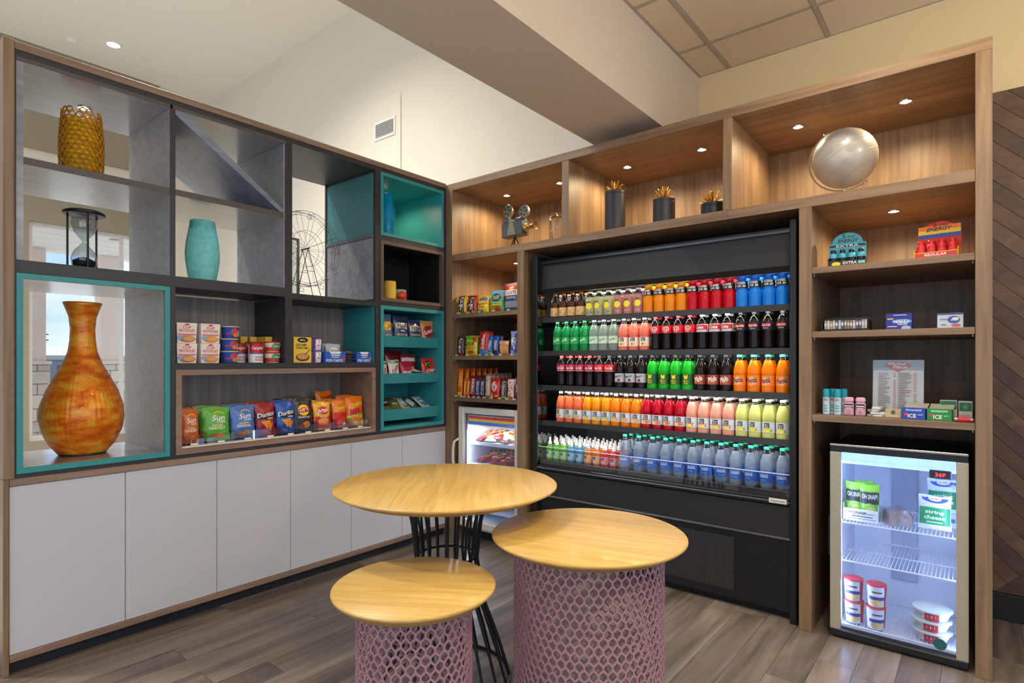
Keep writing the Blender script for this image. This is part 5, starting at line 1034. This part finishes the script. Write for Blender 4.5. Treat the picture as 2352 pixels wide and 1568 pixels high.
# ---- right bay, first shelf: two energy shot displays
def shots(lb, x, y, rz, head, body, capc, front, itf, tray):
    t = thing('energy_shot_display', lb, 'display box', (x, y, 1.9085), rz, 'energy shot displays')
    obj('tray', G().add(box(-.086, .086, -.06, -.057, 0, .034), card(front)).add(box(-.086, -.083, -.057, .04, 0, .05), card(front)).add(box(.083, .086, -.057, .04, 0, .05), card(front)).add(box(-.083, .083, -.057, .04, 0, .003), card(front)), None, t, False)
    arch = [(-.086, 0), (.086, 0), (.086, .138), (.07, .142)]+[(.07*math.cos(a), .142+.052*math.sin(a)) for a in [PI*i/14 for i in range(1, 14)]]+[(-.07, .142), (-.086, .138)]
    obj('header_card', prism(arch, .04, .043), card(head), t, False, smooth=0)
    g = G(); decals(g, lambda u, z, e: (u, .04-e, z), .172, .19, itf); obj('header_print', g, None, t, False, smooth=0)
    g = G(); decals(g, lambda u, z, e: (u, -.06-e, z), .172, .034, tray); obj('tray_print', g, None, t, False, smooth=0)
    for r in range(2):
        for i in range(4):
            bx, by = -.062+i*.0415, -.035+r*.042
            bt = obj('shot_bottle', lathe([(.017, .004), (.0185, .008), (.0185, .062), (.014, .072), (.0115, .075)], 16, bx, by), card(body), t, False)
            cp = obj('cap', lathe([(.0125, .074), (.0125, .09), (.011, .092)], 14, bx, by), mat('shot_cap_%02x%02x%02x' % capc, capc, .3), bt, False)
            lbp = obj('label_band', lathe([(.0188, .018), (.0188, .05)], 16, bx, by, caps=False), ink(tray[0][5] if tray[0][0] == 'r' else BLACK), bt, False)
shots('teal blue energy shot display with arched header', 2.862, .14, .12, (70, 170, 184), (60, 160, 180), (26, 30, 32), (28, 30, 30), [('r', 0, .66, .96, .06, BLACK), T('5', -.1, .93, .1, .12, (40, 40, 24)), T('-hour', .1, .92, .26, .085, (40, 40, 24), 0, .3), T('ENERGY', .02, .80, .56, .1, (40, 40, 24), 0, .3, .05), T('EXTRA', 0, .66, .6, .06, WHITE)], [('r', .02, .5, .9, .9, BLACK, 4), ('e', -.28, .5, .12, .3, (214, 206, 40)), T('EXTRA', .08, .6, .36, .4, WHITE), ('r', .38, .6, .18, .4, (110, 190, 210), 2)])
shots('red, yellow and blue energy shot display with arched header', 3.245, .14, -.10, (222, 40, 30), (196, 30, 40), (206, 40, 44), (230, 180, 40), [('r', 0, .86, .98, .12, (240, 130, 30)), ('r', 0, .76, .98, .1, (246, 206, 50)), ('r', 0, .66, .98, .1, (50, 90, 170)), T('5', -.1, .95, .1, .12, (60, 50, 30)), T('-hour', .1, .94, .26, .085, (60, 50, 30), 0, .3), T('ENERGY', 0, .83, .6, .1, (60, 50, 30), 0, .3, .05)], [('r', 0, .6, .96, .6, (206, 60, 60), 4), T('REGULAR', 0, .6, .5, .36, WHITE), ('r', 0, .12, .96, .2, YEL, 4)])

# ---- right bay, second shelf
Z2 = 1.5745
t = thing('black_basket', 'black basket full of small wrapped sticks', 'basket', (2.862, .12, Z2))
obj('basket_tray', G().add(box(-.107, .107, -.05, .06, 0, .003), BLK).add(box(-.107, -.104, -.05, .06, .003, .055), BLK).add(box(.104, .107, -.05, .06, .003, .055), BLK).add(box(-.104, .104, .057, .06, .003, .078), BLK).add(box(-.104, .104, -.05, -.047, .003, .012), BLK), None, t, False)
obj('basket_rim', tube([(-.107, -.05, .06), (.107, -.05, .06), (.107, .06, .08), (-.107, .06, .08)], .003, 6, True), BLK, t, False)
random.seed(17)
for i in range(15):
    c = random.choice(((196, 186, 168), (150, 132, 110), (206, 202, 196), (96, 104, 140), (178, 160, 140)))
    o = product('box', 'drink_stick', 'small wrapped drink stick, %s in the black basket' % (nth(i, 15) if i < 12 else ('fourth from right', 'third from right', 'second from right')[i-12] if i < 14 or True else ''), 'drink stick', 'B', 2.862-.092+i*.0131, .12-.03+.01*random.random(), Z2+.0035, .0115, .052+.01*random.random(), .012, c, [('r', 0, .6, .8, .3, (226, 222, 214), 1)], 'drink sticks in the black basket')
product('box', 'cough_drop_box', 'deep blue cough drop box with white lettering', 'box', 'B', 3.092, .115, Z2, .108, .082, .05, (52, 60, 150), [('e', .12, .5, .38, .14, (110, 160, 220)), T('HALLS', .1, .5, .6, .16, WHITE, 0, .2, .05), T('RELIEF', .15, .33, .36, .1, WHITE), ('e', .28, .1, .18, .14, (160, 186, 226)), ('r', -.32, .66, .24, .08, (226, 190, 90)), ('r', .05, .88, .5, .06, (180, 200, 230)), ('r', -.25, .2, .36, .04, WHITE)], None)
product('box', 'wet_wipes_pack', 'white pack of wipes with blue swoosh', 'box', 'B', 3.294, .115, Z2, .098, .072, .05, (206, 214, 226), [('r', 0, .94, 1, .1, (70, 80, 150)), ('e', .14, .56, .24, .24, (60, 90, 180)), ('e', .2, .62, .14, .1, WHITE), T('Quilt', .16, .54, .28, .14, WHITE, 0, .3), ('e', .22, .2, .18, .1, (206, 110, 100)), ('r', -.25, .6, .3, .06, (120, 140, 180)), ('r', -.25, .25, .2, .06, (90, 110, 170))], None)

# ---- right bay, third shelf
Z1 = 1.1395
o = product('cup', 'spray_can', 'slim teal and white spray can, front left', 'spray can', 'B', 2.773, .09, Z1, .035, .092, .03, (206, 222, 222), [('r', 0, .5, .9, .98, (190, 214, 216)), ('r', 0, .84, .6, .14, (170, 50, 120), 3), ('r', 0, .5, .5, .06, (80, 150, 170), 3), ('r', 0, .36, .5, .06, (80, 150, 170), 3), ('r', 0, .2, .5, .06, (80, 150, 170), 3)], 'slim spray cans', lid=(30, 150, 164), taper=.96)
obj('tall_cap', lathe([(.0165, .094), (.0165, .128), (.014, .134)], 20), card((36, 156, 170)), o, False)
again(o, 'B', 2.826, .09, Z1, 'slim teal and white spray can, front right'); again(o, 'B', 2.796, .132, Z1, 'slim teal and white spray can, back left'); again(o, 'B', 2.848, .132, Z1, 'slim teal and white spray can, back right')
for lb, x in (('pink stick deodorant, left one', 2.878), ('pink stick deodorant, right one', 2.930)):
    t = thing('deodorant_stick', lb, 'deodorant', (x, .09, Z1), 0, 'pink stick deodorants')
    obj('case', cbox(-.022, .022, -.013, .013, 0, .068, .005), card((206, 158, 176)), t, False); obj('cap', cbox(-.021, .021, -.0125, .0125, .068, .094, .006), card((224, 176, 190)), t, False)
    g = G(); decals(g, lambda u, z, e: (u, -.0131-e, z), .04, .068, [('r', 0, .72, .96, .34, (60, 50, 60), 2), ('r', 0, .72, .9, .1, (230, 190, 200), 2), ('r', 0, .58, .7, .05, WHITE, 2), ('e', 0, .24, .2, .14, (186, 130, 150))]); obj('front_print', g, None, t, False, smooth=0)
for k in range(4): product('box', 'travel_packet', 'grey-white travel packet, %s of the small pile' % ('lowest', 'second', 'third', 'topmost')[k], 'packet', 'B', 2.998+.006*math.sin(k*2.3), .10, Z1+.0125*k, (.074, .066, .056, .036)[k], .0122, .05, ((150, 146, 136), (206, 204, 196), (136, 132, 124), (222, 220, 214))[k], [('r', .1, .5, .5, .5, (226, 224, 220), 2)], 'grey-white travel packets', rz=.25*math.sin(k*1.9))
product('box', 'clear_blister_pack', 'flat tan blister pack leaning before the price list', 'packet', 'B', 3.070, .075, Z1, .066, .045, .006, (168, 152, 122), [('e', 0, .6, .14, .26, (70, 66, 60)), ('r', 0, .2, .6, .08, (196, 184, 150), 2)], None, tilt=.35)
sg = thing('price_list_sign', 'framed white price list with red diamond heading', 'sign', (3.078, .19, Z1)); sg.rotation_euler = (-.10, 0, 0)
obj('sign_card', cbox(-.108, .108, -.002, .002, 0, .285, .001), card((216, 212, 202)), sg, False)
obj('acrylic_front', box(-.110, .110, -.0062, -.0042, 0, .288), glassy('acrylic_clear', (250, 252, 252), .06), sg, False); obj('acrylic_foot', box(-.110, .110, -.004, .05, .0, .002), MATS['acrylic_clear'], sg, False)
g = G(); it = [('r', 0, .905, .98, .17, (150, 162, 166), 4), ('p', [(-.28, .90), (-.14, .975), (.14, .975), (.28, .90), (0, .785)], (196, 58, 48)), T('Market', -.02, .94, .36, .055, WHITE, 0, .25, .03), T('Place', .04, .88, .28, .055, WHITE, 0, .25, .03)]
random.seed(3)
for cx in (-.2, .2):
    y = .765
    while y > .07:
        hd = random.random() < .12; ln = random.uniform(.14, .26); it.append(('r', cx-.19+ln/2, y, ln, .012, (196, 70, 60) if hd else (140, 120, 108), 1))
        if not hd: it.append(('r', cx+.14, y, .05, .011, (186, 110, 96), 1))
        y -= .031
decals(g, lambda u, z, e: (u, -.002-e, z), .216, .285, it); obj('sign_print', g, None, sg, False, smooth=0)
def gum(lb, x, c):
    t = thing('gum_display', lb, 'gum box', (x, .09, Z1), -.05, 'open gum boxes')
    obj('carton', G().add(box(-.047, .047, -.04, -.0385, 0, .056), card(c)).add(box(-.047, -.0455, -.0385, .04, 0, .05), card(c)).add(box(.0455, .047, -.0385, .04, 0, .05), card(c)).add(box(-.0455, .0455, .0385, .04, 0, .05), card(c)).add(box(-.0455, .0455, -.0385, .0385, 0, .0015), card(c)), None, t, False)
    obj('flap', ([(-.047, .04, .05), (.047, .04, .05), (.052, .075, .072), (-.042, .075, .072), (-.047, .0415, .049), (.047, .0415, .049), (.052, .0765, .071), (-.042, .0765, .071)], [(0, 1, 2, 3), (7, 6, 5, 4), (0, 4, 5, 1), (2, 6, 7, 3), (1, 5, 6, 2), (3, 7, 4, 0)]), card((206, 196, 176)), t, False, smooth=0)
    g = G(); decals(g, lambda u, z, e: (u, -.04-e, z), .094, .056, [('r', 0, .78, .7, .2, tuple(min(255, v+40) for v in c), 2), T('DentyneICE', .02, .78, .66, .16, WHITE, 0, .2), T('ICE', -.06, .3, .36, .34, WHITE, 0, 0, .05), ('e', -.32, .42, .08, .14, (206, 70, 60)), T('gum', .3, .4, .2, .1, WHITE)]); obj('front_print', g, None, t, False, smooth=0)
gum('blue open gum box', 3.156, (44, 76, 170)); gum('green open gum box', 3.256, (40, 140, 66))
product('box', 'tissue_pack', 'green and white carton behind the green gum box, left one', 'carton', 'B', 3.286, .175, Z1, .066, .092, .03, (196, 200, 186), [('r', 0, .74, .94, .42, (50, 120, 84), 2), ('r', 0, .25, .8, .3, (196, 182, 156), 2), ('r', 0, .62, .6, .08, WHITE, 2)], 'green and white cartons')
product('box', 'tissue_pack', 'green and white carton behind the green gum box, right one', 'carton', 'B', 3.350, .165, Z1, .052, .090, .03, (206, 208, 196), [('r', 0, .7, .9, .46, (30, 110, 70), 2), ('e', 0, .7, .2, .14, (80, 150, 110)), ('r', 0, .2, .7, .2, (196, 182, 156), 2)], 'green and white cartons')
t = thing('mint_roll', 'red roll of mints lying at the right end', 'mint roll', (3.345, .045, Z1))
MR = Matrix.Translation((-.036, 0, .0105)) @ RX
obj('roll', G().add(lathe([(.0105, .012), (.0105, .062)], 16), card((206, 40, 62)), MR), None, t, False); obj('foil_end', G().add(lathe([(.009, 0), (.0105, .004), (.0105, .012)], 16), STEEL, MR).add(lathe([(.0105, .062), (.0105, .070), (.009, .073)], 16), STEEL, MR), None, t, False)

# ---- contents of the glass-door fridge
ZF = .592
t = thing('pickle_carton', 'white display carton with black pickle print on the top fridge shelf', 'carton', (2.925, .20, ZF))
obj('carton', G().add(box(-.078, .078, -.08, -.078, 0, .062), card((226, 226, 230))).add(box(-.078, -.076, -.078, .08, 0, .085), card((226, 226, 230))).add(box(.076, .078, -.078, .08, 0, .085), card((226, 226, 230))).add(box(-.076, .076, -.078, .08, 0, .002), card((226, 226, 230))), None, t, False)
g = G(); decals(g, lambda u, z, e: (u, -.08-e, z), .156, .062, [T('OH SNAP!', -.14, .7, .6, .24, (50, 50, 56)), ('r', .22, .66, .36, .06, (120, 120, 126), 2), ('r', .05, .42, .6, .08, (90, 90, 96), 2), ('r', .05, .22, .8, .06, (140, 140, 146), 2)]); obj('carton_print', g, None, t, False, smooth=0)
PK = [('r', 0, .9, .96, .18, (150, 214, 60)), ('r', 0, .62, .94, .32, (44, 46, 44)), T('OH SNAP!', 0, .66, .8, .13, WHITE), ('e', 0, .28, .36, .2, (150, 206, 80)), ('e', .04, .3, .2, .08, (214, 220, 120)), ('r', 0, .08, .94, .12, (40, 60, 40))]
o = product('bag', 'pickle_pouch', 'green and black pickle pouch, front right', 'pickle pouch', 'B', 2.962, .145, ZF+.006, .092, .185, .03, (110, 176, 60), PK, 'pickle pouches', tilt=.08)
again(o, 'B', 2.893, .170, ZF+.006, 'green and black pickle pouch, front left'); again(o, 'B', 2.925, .235, ZF+.006, 'green and black pickle pouch, at the back')
t = thing('wrapped_sandwich', 'wrapped sandwich wedge on the top fridge shelf', 'sandwich', (3.075, .18, ZF), .5)
obj('bread', prism([(-.05, 0), (.05, 0), (.055, .045), (.03, .078), (-.045, .07)], -.04, .04), mat('brown_bread', (176, 150, 130), .7, vary=.4, scale=40, bump=.4), t, False, smooth=0); obj('cling_wrap', prism([(-.056, .001), (.056, .001), (.061, .048), (.033, .084), (-.05, .076)], -.046, .046), glassy('wrap', (240, 242, 248), .22, .12), t, False, smooth=0)
SC_ = lambda: [('r', 0, .84, .96, .30, (226, 230, 240)), ('e', 0, .9, .4, .12, (50, 80, 180)), ('e', 0, .9, .2, .07, WHITE), T('kraft', 0, .9, .26, .05, (190, 40, 50)), ('r', 0, .4, .96, .5, (30, 150, 90)), T('string', 0, .5, .6, .13, WHITE, 0, 0, .05), T('cheese', 0, .36, .66, .12, WHITE, 0, 0, .05), ('r', 0, .22, .5, .04, (190, 226, 206), 2)]
product('bag', 'string_cheese_pack', 'green and white string cheese pack, upper back one', 'cheese pack', 'B', 3.262, .26, ZF+.07, .135, .168, .03, (226, 232, 240), SC_(), 'string cheese packs', tilt=.05)
product('bag', 'string_cheese_pack', 'green and white string cheese pack, lower front one', 'cheese pack', 'B', 3.232, .16, ZF+.005, .135, .165, .03, (226, 232, 240), SC_(), 'string cheese packs', tilt=.12)
product('box', 'cheese_carton', 'white carton supporting the back string cheese', 'carton', 'B', 3.262, .30, ZF+.001, .12, .068, .07, (220, 226, 240), [('r', 0, .5, .8, .3, (60, 120, 180), 2)], None)
ZL = .0675
CU = [('r', 0, .62, .8, .6, (232, 236, 246)), ('r', 0, .42, .8, .16, (60, 70, 160)), ('r', 0, .7, .5, .08, (90, 96, 110)), ('e', 0, .22, .32, .14, (226, 190, 120)), ('e', .08, .2, .2, .09, (240, 214, 150)), ('r', .62, .5, .4, .9, (200, 40, 50))]
o = product('cup', 'yogurt_cup', 'white, blue and red snack cup, lower left', 'snack cup', 'B', 2.895, .13, ZL, .092, .108, .09, (226, 228, 238), CU, 'snack cups in the fridge', lid=(196, 60, 70), taper=.80)
again(o, 'B', 2.992, .115, ZL, 'white, blue and red snack cup, lower right', .3); again(o, 'B', 2.892, .13, ZL+.1135, 'white, blue and red snack cup, upper left'); again(o, 'B', 2.995, .115, ZL+.1135, 'white, blue and red snack cup, upper right', .2)
o = product('cup', 'noodle_bowl', 'white and red noodle bowl, lowest of three', 'bowl', 'B', 3.222, .15, ZL, .165, .046, .15, (232, 226, 232), [('r', 0, .5, .36, .9, (206, 40, 50)), ('r', 0, .55, .2, .3, (240, 220, 220), 2), ('r', -.34, .5, .2, .4, (226, 170, 170), 2)], 'noodle bowls in the fridge', lid=(196, 204, 196), taper=.72)
again(o, 'B', 3.220, .15, ZL+.0515, 'white and red noodle bowl, middle of three'); again(o, 'B', 3.224, .15, ZL+.103, 'white and red noodle bowl, topmost of three')
